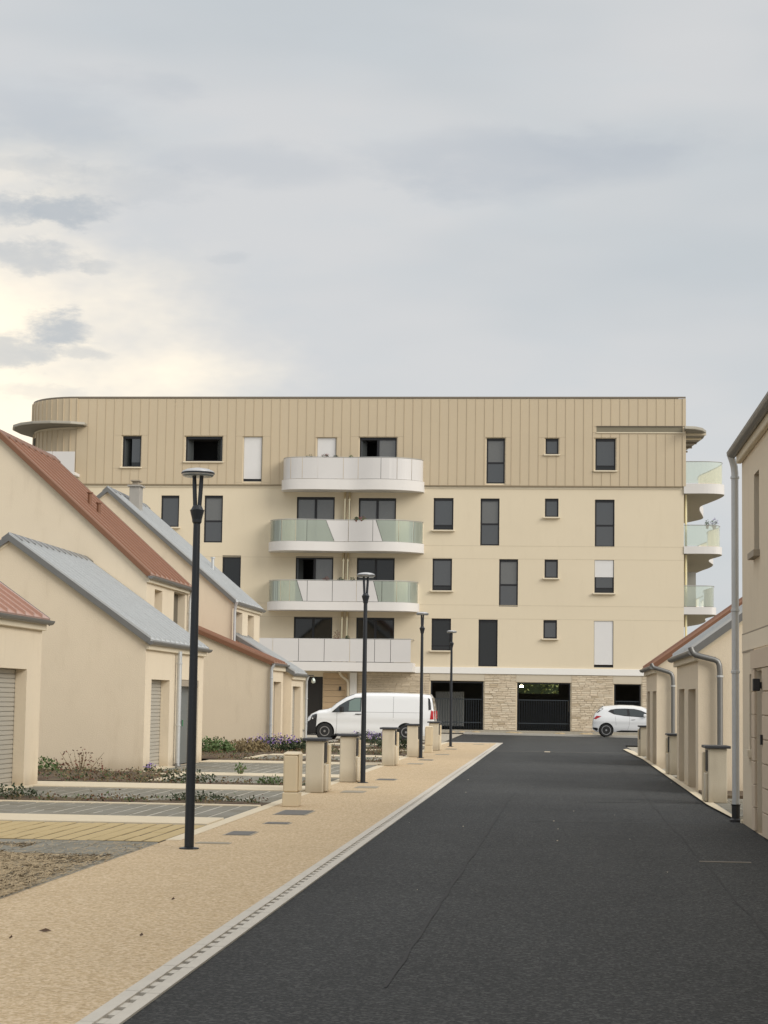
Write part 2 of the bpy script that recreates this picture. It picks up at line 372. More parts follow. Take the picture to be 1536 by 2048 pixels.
PIECES = {}
def paving(x0, x1, y0, y1, px, py, gx, gy, m, base_m, label, top=.022, cut=None):
    root = MB().box(x0, x1, y0, y1, -.03, .015).build('driveway', base_m, None, kind='structure', label=label)
    nx = max(1, round((x1-x0)/px)); ny = max(1, round((y1-y0)/py)); dx, dy = (x1-x0)/nx, (y1-y0)/ny
    key = (round(dx, 4), round(dy, 4), m.name, gx)
    if key not in PIECES: PIECES[key] = MB().box(gx/2, dx-gx/2, gy/2, dy-gy/2, -.02, 0).mesh('paver', m, bevel=.004)
    for i in range(nx):
        for j in range(ny):
            x, y = x0+i*dx, y0+j*dy
            if cut and cut(x, y): continue
            link('paver', PIECES[key], root, (x, y, top+random.uniform(-.003, .003)))
    return root
paving(-8.2, -4.33, 12.0, 20.9, .30, .30, .014, .014, PAVG, JOINT, 'grey block paving half buried in straw beside the sidewalk', cut=lambda x, y: x < -8.2)
paving(-9.0, -4.33, 21.0, 23.8, .20, .70, .030, .014, PAVY, JOINTY, 'yellow block paving strip behind the nearest street lamp')
paving(-9.0, -4.33, 25.1, 28.05, .27, .60, .042, .014, PAVG, JOINT, 'grey driveway in front of the nearest garage')
paving(-9.0, -4.33, 29.3, 32.8, .27, .60, .042, .014, PAVG, JOINT, 'grey driveway running from the nearest garage door to the sidewalk')
paving(-7.5, -4.33, 35.4, 38.8, .45, .60, .035, .014, PAVG, JOINT, 'grey paved bay behind the first mailbox pillar')
paving(-8.7, -4.33, 40.05, 46.6, .27, .60, .042, .014, PAVG, JOINT, 'grey driveway of the zinc roofed garage')
paving(-8.0, -4.33, 49.6, 53.2, .45, .60, .035, .014, PAVG, JOINT, 'grey paved bay beyond the zinc roofed garage')
paving(-7.9, -4.33, 63.5, 67.0, .45, .60, .035, .014, PAVG, JOINT, 'grey paved bay far down the street near the van')
paving(2.52, 4.2, 28.0, 33.2, .30, .40, .02, .012, PAVG, JOINT, 'small grey paved yard between the right hand houses')
for y0, y1, x0 in ((23.85, 25.05, -9), (28.05, 28.2, -9), (32.85, 34.55, -9.9), (38.82, 40.0, -8.75), (46.62, 47.95, -8.7), (53.2, 54.1, -8), (59.4, 60.6, -8), (67.0, 68.2, -8)):
    structure('kerb_strip', MB().box(x0, -4.33, y0, y1, -.03, .040), KERB, bevel=.008)
structure('kerb_strip', MB().box(-4.33, -4.16, 21.3, 73.4, -.03, .018), KERB)
structure('kerb_strip', MB().prism([(-7.62, 38.8), (-7.5, 38.8), (-7.5, 35.3), (-7.62, 35.3)], 'z', -.03, .045), KERB)
structure('kerb_strip', MB().prism([(-8.12, 53.2), (-8.0, 53.2), (-8.0, 49.5), (-8.12, 49.5)], 'z', -.03, .045), KERB)
for y0, y1, x0, x1 in ((28.2, 29.28, -9, -4.33), (34.56, 35.36, -9.1, -4.33), (35.36, 40.15, -11.8, -7.62), (48.0, 49.5, -8.7, -4.33), (49.5, 58.0, -14, -8.12), (54.1, 59.38, -8.12, -4.33), (60.6, 63.4, -8.3, -4.33), (68.2, 71.8, -8.3, -4.33)):
    bed = MB(); nx, ny = max(2, int((x1-x0)/.25)), max(2, int((y1-y0)/.25)); vs = []
    for i in range(nx+1):
        for j in range(ny+1):
            x, y = x0+(x1-x0)*i/nx, y0+(y1-y0)*j/ny; e = 0 if i in (0, nx) or j in (0, ny) else 1
            vs.append((x, y, .015+e*(.03+.05*noise.noise(Vector((x*2.3, y*2.3, 1))))))
    bed.add(vs, [(i*(ny+1)+j, (i+1)*(ny+1)+j, (i+1)*(ny+1)+j+1, i*(ny+1)+j+1) for i in range(nx) for j in range(ny)])
    structure('planting_bed', bed, SOIL, fix=False)
# right edge kerb
structure('kerb_strip', MB().add([(2.44, 27.0, .03), (2.49, 26.9, .03), (2.49, 64, .03), (2.36, 67.4, .03), (2.2, 66.6, .03), (2.25, 63, .03), (2.38, 55, .03), (2.34, 31, .03)], [(0, 1, 2, 3, 4, 5, 6, 7)]), KERB)
structure('planting_bed', MB().box(2.5, 4.4, 33.2, 35.1, -.03, .07), SOIL)
# ground at the junction
structure('forecourt', MB().add([(-40, 72, .006), (-4.35, 72, .006), (-4.42, 77.0, .006), (-4.56, 93.5, .006), (-40, 96, .006)], [(0, 1, 2, 3, 4)]), CONC, fix=False)
structure('forecourt_pavement', MB().add([(-40, 93.2, .05), (-4.55, 93.25, .05), (14, 87.25, .05), (30, 84, .05), (30, 97.2, .05), (-40, 97.2, .05)], [(0, 1, 2, 3, 4, 5)]), GRAVEL, fix=False)
structure('kerb_line', MB().prism([(-4.55, 93.22), (14, 87.22), (14, 87.45), (-4.55, 93.45)], 'z', -.02, .09), KERB2)
structure('plinth_edge', MB().box(-6.6, 6.3, 95.6, 97.05, -.02, .15), GRAVEL)
for i in range(16):
    x = random.uniform(-5.5, 2.4); r = random.uniform(.08, .3)
    MB().lathe([(r, 0), (r*.8, r*.18), (r*.3, r*.3)], (x, random.uniform(94.6, 95.7), .05), 7).build('rubble', mat('rubble', (.42, .33, .2), .9, .2), None, kind='stuff')

# ================================================================== HOUSES
def slats_door(root, x, s, y0, y1, z0, z1, pitch=.078, m=GDOOR, handle=None):
    d = MB().box(x-s*.05, x-s*.015, y0, y1, z0+.02, z1).build('garage_door', m, root)
    n = int((z1-z0-.03)/pitch); h = (z1-z0-.03)/n
    me = None
    for k in range(n):
        b = MB().box(x-s*.012, x-s*.0, y0+.01, y1-.01, 0, h-.014)
        if me is None: me = b.mesh('slat', m, bevel=.004, off=Vector((0, 0, 0)))
        link('slat', me, d, (0, 0, z0+.03+k*h))
    if handle: MB().box(x+s*.0, x+s*.05, handle-.07, handle+.05, .93, .965).build('handle', BLACKP, d)
    MB().box(x-s*.03, x+s*.004, y0, y1, z0, z0+.03).build('threshold', BLACKP, d)
    return d
def house(name, label, s, x0, y0, y1, ze, slope, run, run2, rmat, tmat, holes=(), hdepth=.2, ov=.11, rw=.52, fascia=CREAM, sill_z=None, panels=True, lean=False, wallm=RENDER):
    """s=+1: street facade looks to +X (left side of the street); ridge parallel to the street."""
    r = thing(name, label, 'house', (x0-s*run/2, (y0+y1)/2, 0))
    xr, zr = x0-s*run, ze+slope*run; xb = xr-s*run2; zb = zr-slope*run2
    wl = MB()
    wallgrid(wl, (x0, y0, 0), (0, 1, 0), (0, 0, 1), (s, 0, 0), y1-y0, ze, [(a-y0, b-y0, c, d) for a, b, c, d in holes], hdepth)
    poly = [(x0, -.06), (x0, ze), (xr, zr), (xb, zb), (xb, -.06)]
    for y in (y0, y1): wl.add([(p[0], y, p[1]) for p in poly], [(0, 1, 2, 3, 4)])
    wl.quad((xb, y0, 0), (xb, y1, 0), (xb, y1, zb), (xb, y0, zb))
    wl.build('wall', wallm, r, fix=False)
    bs = MB()  # plinth line at the foot of the gable
    # roof slab
    t = .06; k = math.sqrt(1+slope*slope); oy = .07
    ex, ez = x0+s*ov, ze-slope*ov
    up = t*k
    rf = MB().prism([(ex, ez+.03), (xr, zr+.03), (xb-s*ov, zb-slope*ov+.03), (xb-s*ov, zb-slope*ov+up), (xr, zr+up), (ex, ez+up)], 'y', y0-oy, y1+oy).build('roof', rmat, r)
    # standing seam panels on the street slope
    n = max(2, round((y1-y0+2*oy)/rw)); w_ = (y1-y0+2*oy)/n
    if panels:
        pm = MB(); e = up+.012
        pm.prism([(ex+s*.01, ez+up+.001), (xr, zr+up+.001), (xr, zr+e), (ex+s*.01, ez+e)], 'y', .012, w_-.012)
        pm.prism([(ex+s*.01, ez+up), (xr, zr+up), (xr, zr+e+.06), (ex+s*.01, ez+e+.06)], 'y', -.028, .028)
        pme = pm.mesh('roof_panel', rmat)
        for i in range(n): link('roof_panel', pme, rf, (0, y0-oy+i*w_, 0))
    # ridge cap
    MB().prism([(xr-.16, zr+up-.16*slope+.03), (xr, zr+up+.03), (xr+.16, zr+up-.16*slope+.03), (xr+.16, zr+up-.16*slope+.06), (xr, zr+up+.07), (xr-.16, zr+up-.16*slope+.06)], 'y', y0-oy-.02, y1+oy+.02).build('ridge_cap', tmat, rf)
    # verge boards on both gable edges
    for ya, yb in ((y0-oy-.035, y0-oy-.003), (y1+oy+.003, y1+oy+.035)):
        MB().prism([(ex, ez-.045), (xr, zr-.045), (xb-s*ov, zb-slope*ov-.045), (xb-s*ov, zb-slope*ov+up+.025), (xr, zr+up+.025), (ex, ez+up+.025)], 'y', ya, yb).build('verge_trim', tmat, rf)
    for ya, yb in ((y0-.03, y0-.002),):
        MB().prism([(x0, ze-.10), (xr, zr-.10), (xb, zb-.10), (xb, zb-.046), (xr, zr-.046), (x0, ze-.046)], 'y', ya, yb).build('soffit_band', fascia, r)
    # fascia + gutter
    MB().box(x0+s*.002, x0+s*.075, y0-.02, y1+.02, ze-.21, ze-.05).build('fascia', fascia, r, bevel=.01)
    gx, gz = ex+s*.015, ez+.045; gp = [(gx+.075*math.cos(a), gz+.075*math.sin(a)) for a in [math.pi+math.pi*i/8 for i in range(9)]]+[(gx+.065, gz), (gx-.065, gz)]
    MB().prism(gp, 'y', y0-.12, y1+.12).build('gutter', ZINCD, r)
    r['_'] = 0; del r['_']
    return r, (xr, zr, up)
def bent_pipe(root, pts, m=ZINCD, r=.045, brackets=(), name='downpipe'):
    # round the corners
    P = [Vector(p) for p in pts]; out = [P[0]]
    for i in range(1, len(P)-1):
        a, b, c = P[i-1], P[i], P[i+1]; d = min(.13, (a-b).length*.45, (c-b).length*.45)
        p, q = b+(a-b).normalized()*d, b+(c-b).normalized()*d
        out += [p.lerp(b, .5).lerp(b.lerp(q, .5), t) if 0 < t < 1 else (p if t == 0 else q) for t in (0, .5, 1)]
    out.append(P[-1])
    o = MB().tube(out, r, 12).build(name, m, root, smooth=True)
    for bz in brackets:
        x, y = P[-1].x, P[-1].y
        MB().lathe([(r+.004, -.02), (r+.012, -.015), (r+.012, .015), (r+.004, .02)], (x, y, bz), 12).build('bracket', ZINC, o)
    return o

# --- left row
A, _ = house('garage_house', 'cream rendered garage with a pale red metal roof at the left edge', 1, -9.1, 25.0, 33.4, 2.93, .70, 3.1, 3.1, PINKM, ZINCD, [(28.6, 32.5, 0, 2.03)], .2)
slats_door(A, -9.3, 1, 28.6, 32.5, 0, 2.03, handle=30.45)
MB().box(-9.3, -8.96, 28.55, 32.6, -.02, .045).build('door_step', KERB, A)
B, _ = house('garage_house', 'single storey gabled cream garage with a zinc roof and a grey downpipe', 1, -8.7, 40.2, 46.9, 2.79, .70, 3.02, 3.02, ZINC, ZINCD, [(40.85, 42.8, 0, 1.96), (43.95, 46.3, 0, 1.99)], .2)
slats_door(B, -8.9, 1, 40.85, 42.8, 0, 1.96, handle=41.15)
MB().box(-8.9, -8.56, 40.8, 42.9, -.02, .045).build('door_step', KERB, B)
dr = MB().box(-8.93, -8.9, 43.95, 46.3, .02, 1.99).build('entrance_door', GREYDOOR, B); MB().tube([(-8.86, 45.2, .9), (-8.86, 45.2, 1.05)], .018, 8).build('handle', GREENP, dr)
MB().box(-8.9, -8.70, 43.96, 46.29, 1.84, 1.98).build('door_blind_box', TAUPE, B)
bent_pipe(B, [(-8.60, 43.38, 2.62), (-8.60, 43.38, 2.0), (-8.60, 43.38, .02)], ZINC, .055, (2.35, .95))
MB().lathe([(.085, 0), (.085, .04), (.055, .1)], (-8.60, 43.38, .0), 10).build('drain_boot', ZINCD, B)
C, (cxr, czr, cup) = house('two_storey_house', 'tall cream house with a red brown standing seam roof', 1, -10.2, 47.0, 52.45, 4.62, .895, 3.9, 3.9, REDM, REDD, rw=.62, holes=[(48.0, 48.95, 2.2, 4.3), (50.45, 52.0, 2.1, 4.38)], hdepth=.35)
MB().box(-10.5, -10.46, 48.0, 48.95, 2.2, 4.3).build('window', TAUPE, C); MB().box(-10.44, -10.40, 50.45, 52.0, 2.1, 4.38).build('window', GLASSD, C)
MB().box(-10.46, -10.38, 50.45, 50.53, 2.1, 4.38).build('window_frame', FRAME, C)
bent_pipe(C, [(-10.05, 52.3, 4.5), (-10.12, 52.3, 4.3), (-10.12, 52.3, .0)], ZINC, .045, (3.9,))
for y, x, h in ((49.1, -12.22, .30), (49.0, -11.95, .26)):
    zz = 4.62+.895*(-10.2-x)+.12
    MB().lathe([(.055, -.1), (.055, h), (.085, h), (.085, h+.03)], (x, y, zz), 12).build('roof_vent', REDD, C)
D, _ = house('two_storey_house', 'far two storey cream house with a zinc roof and a small chimney', 1, -10.25, 60.0, 65.6, 4.64, .845, 4.1, 4.1, ZINC, ZINCD, rw=.62, holes=[(60.6, 61.95, 2.2, 4.33), (63.05, 64.35, 2.2, 4.33)], hdepth=.35)
MB().box(-10.55, -10.50, 60.6, 61.95, 2.2, 4.33).build('window', mat('dark_red_window', (.06, .03, .03), .3), D); MB().box(-10.55, -10.50, 63.05, 64.35, 2.2, 4.33).build('window', TAUPE, D)
bent_pipe(D, [(-10.08, 59.85, 4.6), (-10.16, 59.92, 4.4), (-10.16, 59.92, 2.9)], ZINC, .045)
ch = MB().box(-14.02, -13.68, 61.6, 62.1, 7.6, 8.42).build('chimney', mat('grey_chimney', (.33, .31, .28), .9, .08), D, bevel=.01)
MB().box(-14.08, -13.62, 61.54, 62.16, 8.42, 8.47).build('chimney_slab', mat('grey_chimney', ()), ch); MB().box(-13.95, -13.75, 61.7, 62.0, 8.47, 8.6).build('chimney_pot', TAUPE, ch); MB().box(-14.0, -13.7, 61.62, 62.08, 8.6, 8.64).build('chimney_cowl', TAUPE, ch)
MB().lathe([(.05, -.3), (.05, .32), (.08, .32), (.08, .36)], (-11.55, 63.5, 5.9), 10).build('roof_vent', ZINC, D)
E_, _ = house('garage_house', 'low cream garage with a gently sloped red brown roof behind the lavender', 1, -8.7, 58.05, 60.75, 2.64, .41, 3.6, .6, REDM, REDD, [(58.7, 60.35, 0, 2.1)], .2)
MB().box(-8.95, -8.9, 58.7, 60.35, 0, 2.1).build('door', TAUPE, E_)
bent_pipe(E_, [(-8.56, 57.97, 2.62), (-8.66, 57.97, 2.5), (-8.66, 57.97, .02)], ZINC, .045, (2.2, .8))
Fh, _ = house('garage_house', 'narrow cream garage with a small zinc roof beside the parked van', 1, -8.45, 60.85, 63.75, 2.40, .60, 1.9, .6, ZINC, ZINCD, [(61.2, 63.1, 0, 1.98)], .2)
slats_door(Fh, -8.65, 1, 61.2, 63.1, 0, 1.98)
bent_pipe(Fh, [(-8.3, 63.85, 2.35), (-8.36, 63.85, 2.2), (-8.36, 63.85, .02)], ZINC, .045, (1.6, .8))
lm = MB().lathe([(.02, .1), (.06, .12), (.07, .18), (.05, .25), (.02, .28)], (-8.1, 63.6, 2.0), 12).build('wall_lamp', mat('lamp_glass', (.55, .6, .55), .1, 0, metal=.4), Fh, smooth=True)
MB().tube([(-8.45, 63.6, 2.36), (-8.1, 63.6, 2.36), (-8.1, 63.6, 2.28)], .018, 6).build('lamp_arm', BLACKP, lm)
# --- right row
R2, _ = house('garage_house', 'right hand cream garage with a zinc roof and a bent downpipe', -1, 2.5, 35.15, 41.4, 2.58, .73, 3.0, 3.0, ZINC, ZINCD, [(35.8, 37.85, 0, 1.88), (39.0, 40.75, 0, 1.90)], .3, wallm=RENDER)
for a, b, c in ((35.8, 37.85, 1.88), (39.0, 40.75, 1.9)): MB().box(2.78, 2.84, a, b, .02, c).build('garage_door', TAUPE, R2)
bent_pipe(R2, [(2.36, 35.06, 2.62), (2.40, 35.06, 2.50), (2.52, 35.04, 2.46), (2.86, 35.04, 2.38), (2.88, 35.04, 2.2), (2.88, 35.04, .05)], ZINCD, .052, (2.1,))
R3, _ = house('garage_house', 'far right cream garage with a red brown roof', -1, 2.5, 49.9, 55.7, 2.58, .72, 3.0, 3.0, REDM, REDD, [(50.2, 52.05, 0, 1.92), (53.55, 55.1, 0, 1.93)], .3)
for a, b in ((50.2, 52.05), (53.55, 55.1)): MB().box(2.78, 2.84, a, b, .02, 1.92).build('garage_door', TAUPE, R3)
bent_pipe(R3, [(2.36, 49.82, 2.62), (2.40, 49.82, 2.52), (2.55, 49.80, 2.48), (2.88, 49.80, 2.38), (2.91, 49.80, 2.2), (2.91, 49.80, .05)], ZINCD, .052, (2.05,))
R1, _ = house('two_storey_house', 'tall cream house with a wall lamp and a dark eave at the right edge', -1, 2.5, 5.0, 26.7, 5.12, .8, 3.6, 3.6, ZINC, ZINCD,
              [(24.43, 25.06, 3.54, 4.56), (25.28, 25.76, 1.02, 2.0), (23.95, 24.8, 0, 2.03)], .25)
MB().box(2.74, 2.78, 24.43, 25.06, 3.54, 4.56).build('window', GLASSD, R1); MB().prism([(24.36, 3.46), (25.13, 3.46), (25.13, 3.54), (24.36, 3.54)], 'x', 2.42, 2.7).build('window_sill', TAUPE, R1)
MB().box(2.74, 2.78, 25.28, 25.76, 1.02, 2.0).build('window', GLASSD, R1); MB().prism([(25.2, .93), (25.84, .93), (25.84, 1.02), (25.2, 1.02)], 'x', 2.42, 2.7).build('window_sill', CREAM, R1)
MB().box(2.74, 2.78, 23.95, 24.8, 0, 2.03).build('entrance_door', BROWND, R1)
MB().box(2.492, 2.5, 5.1, 26.69, 2.545, 2.56).build('render_joint', TAUPE, R1); MB().box(2.492, 2.5, 25.2, 26.69, 2.30, 2.315).build('render_joint', TAUPE, R1)
MB().box(2.490, 2.4999, 22, 26.69, 2.32, 2.54).build('render_band', RENDER2, R1)
MB().box(2.46, 2.4995, 22, 25.22, 2.06, 2.29).build('lintel_panel', FCP, R1)
for a, b in ((24.83, 25.2), (23.2, 23.92), (22.45, 23.17), (21.7, 22.42)):
    for k in range(7):
        z0 = .02+k*.292; MB().box(2.468, 2.4995, a, b, z0, z0+.28).build('cladding_panel', FCP, R1, bevel=.006)
wl_ = MB().box(2.36, 2.445, 23.86, 23.96, 1.77, 1.92).build('wall_lamp', BLACKP, R1, bevel=.008); MB().box(2.44, 2.47, 23.89, 23.95, 1.8, 1.88).build('lamp_bracket', BLACKP, wl_)
MB().box(2.44, 2.467, 23.8, 23.88, 1.12, 1.24).build('intercom', BLACKP, R1)
bent_pipe(R1, [(2.36, 26.95, 5.08), (2.43, 27.0, 4.9), (2.43, 27.0, .12)], ZINC, .05, (4.75, 2.05, 2.9))
MB().lathe([(.085, 0), (.085, .03), (.055, .05), (.058, .22), (.07, .24)], (2.43, 27.0, 0), 12).build('drain_boot', BLACKP, R1)
MB().box(2.48, 6, 26.72, 26.9, .0, .04).build('footing', KERB, R1)

# ================================================================== STREET LAMPS
def make_lamp():
    r = thing('street_lamp', '', 'street lamp', (0, 0, 0), 'street lamps along the sidewalk')
    MB().lathe([(.105, 0), (.105, .012), (.06, .02)], n=16).build('base_plate', LAMPM, r)
    MB().lathe([(.050, .012), (.050, .9), (.037, 3.44)], n=14).build('pole', LAMPM, r, smooth=True)
    MB().lathe([(.036, 3.42), (.050, 3.44), (.052, 3.47), (.078, 3.57), (.066, 3.575), (.045, 3.62)], n=14).build('collar', LAMPM, r)
    for sx in (-1, 1):
        MB().tube([(sx*.022, 0, 3.56), (sx*.030, 0, 3.7), (sx*.038, 0, 3.85), (sx*.042, 0, 3.94)], [.024, .024, .024, .022], 8).build('fork_arm', LAMPM, r, smooth=True)
    hd = MB().lathe([(.10, 3.935), (.165, 3.942), (.176, 3.965), (.165, 3.988), (.12, 4.008), (.05, 4.02), (.001, 4.023)], n=28).build('lamp_head', SILVER, r, smooth=True)
    MB().lathe([(.02, 3.925), (.155, 3.928), (.168, 3.943)], n=28).build('lamp_lens', LENS, hd, smooth=True)
    MB().lathe([(.1745, 3.955), (.1785, 3.957), (.1785, 3.972), (.170, 3.975)], n=28).build('lamp_rim', LAMPM, hd, smooth=True)
    return r
lamp = make_lamp()
for i, (x, y, lab) in enumerate(((-3.85, 20.17, 'tallest and nearest dark street lamp, standing by the yellow paving'), (-3.71, 36.86, 'dark street lamp in front of the white van door'),
                                 (-3.77, 53.24, 'dark street lamp in front of the rear of the white van'), (-3.71, 66.96, 'farthest and smallest dark street lamp near the end of the sidewalk'))):
    o = lamp if i == 0 else copy_tree(lamp)
    o.location = (x, y, .012); o['label'] = lab
    o.rotation_euler.z = rad((-12, 20, 55, 75)[i])

# ================================================================== MAILBOX PILLARS
def make_pillar(s):
    r = thing('mailbox_pillar', '', 'pillar', (0, 0, 0), 'mailbox pillars with slate caps')
    b = MB().box(-.15, .15, 0, .72, 0, .87).build('body', POST, r, bevel=.012)
    MB().box(-.205, .205, -.05, .78, .872, .915).build('cap', SLATE, r, bevel=.006)
    x = s*.15
    MB().box(x+s*.001, x+s*.02, .12, .42, .50, .84).build('mailbox', BLACKP, r, bevel=.004)
    MB().box(x+s*.001, x+s*.055, .48, .70, .02, .80).build('meter_box', POLY, r, bevel=.012)
    MB().box(x+s*.001, x+s*.045, .12, .46, .02, .47).build('meter_panel', POST, r, bevel=.01)
    return r
pl = make_pillar(1)
for i, (x, y, lab) in enumerate(((-4.11, 32.6, 'nearest slate capped mailbox pillar, just behind the beige cabinet'), (-4.02, 36.95, 'slate capped mailbox pillar left of the second street lamp'),
                                 (-4.08, 46.5, 'slate capped mailbox pillar between the second and third street lamps'), (-4.07, 54.1, 'slate capped mailbox pillar touching the third street lamp'),
                                 (-3.93, 61.2, 'grey stained mailbox pillar farthest down the left side'))):
    o = pl if i == 0 else copy_tree(pl); o.location = (x, y, .014); o['label'] = lab
for x, y in ((-3.93, 61.2),):
    pass
pr = make_pillar(-1)
for i, (x, y, lab) in enumerate(((2.56, 31.6, 'slate capped mailbox pillar near the tall downpipe on the right'), (2.62, 43.6, 'slate capped mailbox pillar between the two right hand garages'), (2.60, 58.5, 'small mailbox pillar at the far right corner by the parked car'))):
    o = pr if i == 0 else copy_tree(pr); o.location = (x, y, .02); o['label'] = lab
def cabinet(x, y, lab):
    r = thing('utility_cabinet', lab, 'cabinet', (x, y, .01), 'beige utility cabinets')
    MB().box(x-.115, x+.115, y, y+.42, .01, .22).build('base', POLY, r, bevel=.012)
    MB().box(x-.108, x+.105, y+.008, y+.41, .222, .765).build('door_box', POLY, r, bevel=.02)
    MB().prism([(y-.0, .766), (y+.43, .766), (y+.40, .81), (y+.03, .795)], 'x', x-.115, x+.115).build('lid', POLY, r, bevel=.012)
    MB().box(x+.106, x+.128, y+.05, y+.38, .24, .79).build('door', POLY, r, bevel=.01)
cabinet(-3.92, 28.3, 'tall beige utility cabinet beside the grey cover plate')
cabinet(-3.95, 59.0, 'distant beige utility cabinet right of the third street lamp')

# ================================================================== COVER PLATES
def plate(x0, x1, y0, y1, lab, pale=False):
    r = thing('cover_plate', lab, 'manhole cover', ((x0+x1)/2, (y0+y1)/2, .012), 'cover plates set in the sidewalk')
    MB().box(x0, x1, y0, y1, .0, .0165).build('frame', PLATEF, r); MB().box(x0+.03, x1-.03, y0+.03, y1-.03, .0, .022).build('lid', PLATEF if pale else PLATE, r, bevel=.003)
plate(-3.88, -3.42, 26.3, 27.4, 'large dark grey cover plate in front of the beige cabinet')
plate(-3.86, -3.53, 22.25, 22.9, 'dark grey cover plate right of the nearest street lamp')
plate(-3.72, -3.38, 24.35, 24.7, 'thin dark cover plate between the two larger ones')
plate(-3.93, -3.55, 20.9, 21.1, 'pale patch plate at the foot of the nearest lamp', True)
for x, y, lab in ((-3.5, 33.2, 'narrow cover plate right of the nearest mailbox pillar'), (-3.45, 35.0, 'narrow cover plate just before the second street lamp'), (-3.4, 38.5, 'narrow cover plate just beyond the second street lamp'),
                  (-3.55, 48.3, 'cover plate beyond the third pillar on the sand coloured path'), (-3.5, 51.5, 'cover plate at the foot of the third street lamp'), (-3.4, 57.0, 'cover plate by the far beige cabinet'), (-3.5, 63.5, 'cover plate just before the farthest lamp'), (-2.9, 71.0, 'cover plate at the far end of the sidewalk')):
    plate(x-.2, x+.2, y-.35, y+.35, lab, pale=(int(y*2) % 2 == 0))

# ================================================================== APARTMENT BUILDING
YF = 97.0; XL, XR = -24.9, 6.2; ZT = 16.95; ZC = 12.46; RC = 3.0
BL = thing('apartment_building', 'five storey cream apartment building with bronze cladding on top', 'building', (-9, YF, 0))
WIN = []   # x0,x1,z0,z1,kind
for x0, x1, z0, z1, k in (
    (-22.5, -21.53, 13.34, 14.96, 'opencase'), (-19.2, -17.28, 13.64, 14.94, 'openwide'), (-16.17, -15.22, 12.62, 14.92, 'shut'), (-12.37, -11.4, 12.61, 14.88, 'shut'),
    (-10.19, -8.29, 12.62, 14.91, 'openleft'), (-3.71, -2.78, 12.57, 14.89, 'transom'), (-.73, -.08, 14.06, 14.88, 'small'), (1.78, 2.79, 13.25, 14.88, 'low'),
    (-20.4, -19.46, 10.25, 11.88, 'one'), (-18.15, -17.19, 9.47, 11.89, 'transom'), (-13.37, -11.42, 9.46, 11.84, 'double'), (-10.19, -8.28, 9.46, 11.80, 'double'), (-6.37, -5.36, 10.19, 11.82, 'low'),
    (-3.99, -3.03, 9.42, 11.81, 'transom'), (-.74, -.06, 10.88, 11.82, 'small'), (1.77, 2.75, 9.38, 11.78, 'transomw'),
    (-17.15, -16.19, 6.38, 8.81, 'dark'), (-13.37, -11.44, 6.43, 8.79, 'doubleopen'), (-10.24, -8.31, 6.43, 8.77, 'doubledark'), (-6.39, -5.40, 7.12, 8.77, 'low'), (-3.02, -2.07, 6.35, 8.74, 'transom'),
    (-.74, -.07, 7.80, 8.76, 'small'), (1.76, 2.73, 7.07, 8.73, 'halfshut'),
    (-20.4, -19.46, 6.4, 8.8, 'transom'), (-20.4, -19.46, 3.4, 5.7, 'transom'),
    (-13.41, -11.44, 3.42, 5.74, 'doubledark'), (-10.22, -8.29, 3.42, 5.72, 'doubledark'), (-6.40, -5.42, 4.10, 5.73, 'lowdark'), (-4.03, -3.07, 3.33, 5.68, 'dark'), (-.78, -.10, 4.76, 5.69, 'small'), (1.75, 2.71, 3.35, 5.67, 'shut')):
    WIN.append((x0, x1, z0, z1, k))
GAR = [(-6.41, -3.75, .15, 2.58), (-2.07, .59, .15, 2.55), (2.75, 4.08, .15, 2.53), (-12.64, -11.87, .15, 2.70)]
wl = MB()
hol = [(a-XL, b-XL, c, d) for a, b, c, d, k in WIN if c < ZC-.0 and d < ZC]+[(a-XL, b-XL, c, d) for a, b, c, d in GAR]
wallgrid(wl, (XL, YF, 0), (1, 0, 0), (0, 0, 1), (0, -1, 0), XR-XL, ZC, hol, .22)
hol2 = [(a-XL, b-XL, c, d) for a, b, c, d, k in WIN if d > ZC]
wallgrid(wl, (XL, YF, 0), (1, 0, 0), (0, 0, 1), (0, -1, 0), XR-XL, ZT-.05, hol2, .22, v0=ZC)
arc = [(XL-RC*math.sin(a), YF+RC-RC*math.cos(a)) for a in [i*math.pi/2/12 for i in range(13)]]+[(XL-RC, YF+16)]
for i in range(len(arc)-1): wl.quad((*arc[i], 0), (*arc[i+1], 0), (*arc[i+1], ZT-.05), (*arc[i], ZT-.05))
wl.quad((XR, YF, 0), (XR, YF+18, 0), (XR, YF+18, ZT-.05), (XR, YF, ZT-.05))
wl.build('wall', BWALL, BL, fix=False)
MB().add([(x, y, ZT-.06) for x, y in [(XR, YF)]+arc+[(XL-RC, YF+18), (XR, YF+18)]], [tuple(range(len(arc)+3))]).build('roof_deck', GRAVEL, BL, fix=False)
# coping
cp = [(XR+.09, YF-.1)]+[(XL-(RC+.1)*math.sin(a), YF+RC-(RC+.1)*math.cos(a)) for a in [i*math.pi/2/12 for i in range(13)]]+[(XL-RC-.1, YF+16)]
ci = [(XR-.25, YF+.25)]+[(XL-(RC-.25)*math.sin(a), YF+RC-(RC-.25)*math.cos(a)) for a in [i*math.pi/2/12 for i in range(13)]]+[(XL-RC+.25, YF+16)]
cm = MB(); n = len(cp)
cm.add([(x, y, ZT-.04) for x, y in cp]+[(x, y, ZT+.05) for x, y in cp]+[(x, y, ZT+.05) for x, y in ci]+[(x, y, ZT-.04) for x, y in ci],
       [f for i in range(n-1) for f in ((i, i+1, n+i+1, n+i), (n+i, n+i+1, 2*n+i+1, 2*n+i), (2*n+i, 2*n+i+1, 3*n+i+1, 3*n+i))])
cm.build('coping', COPING, BL)
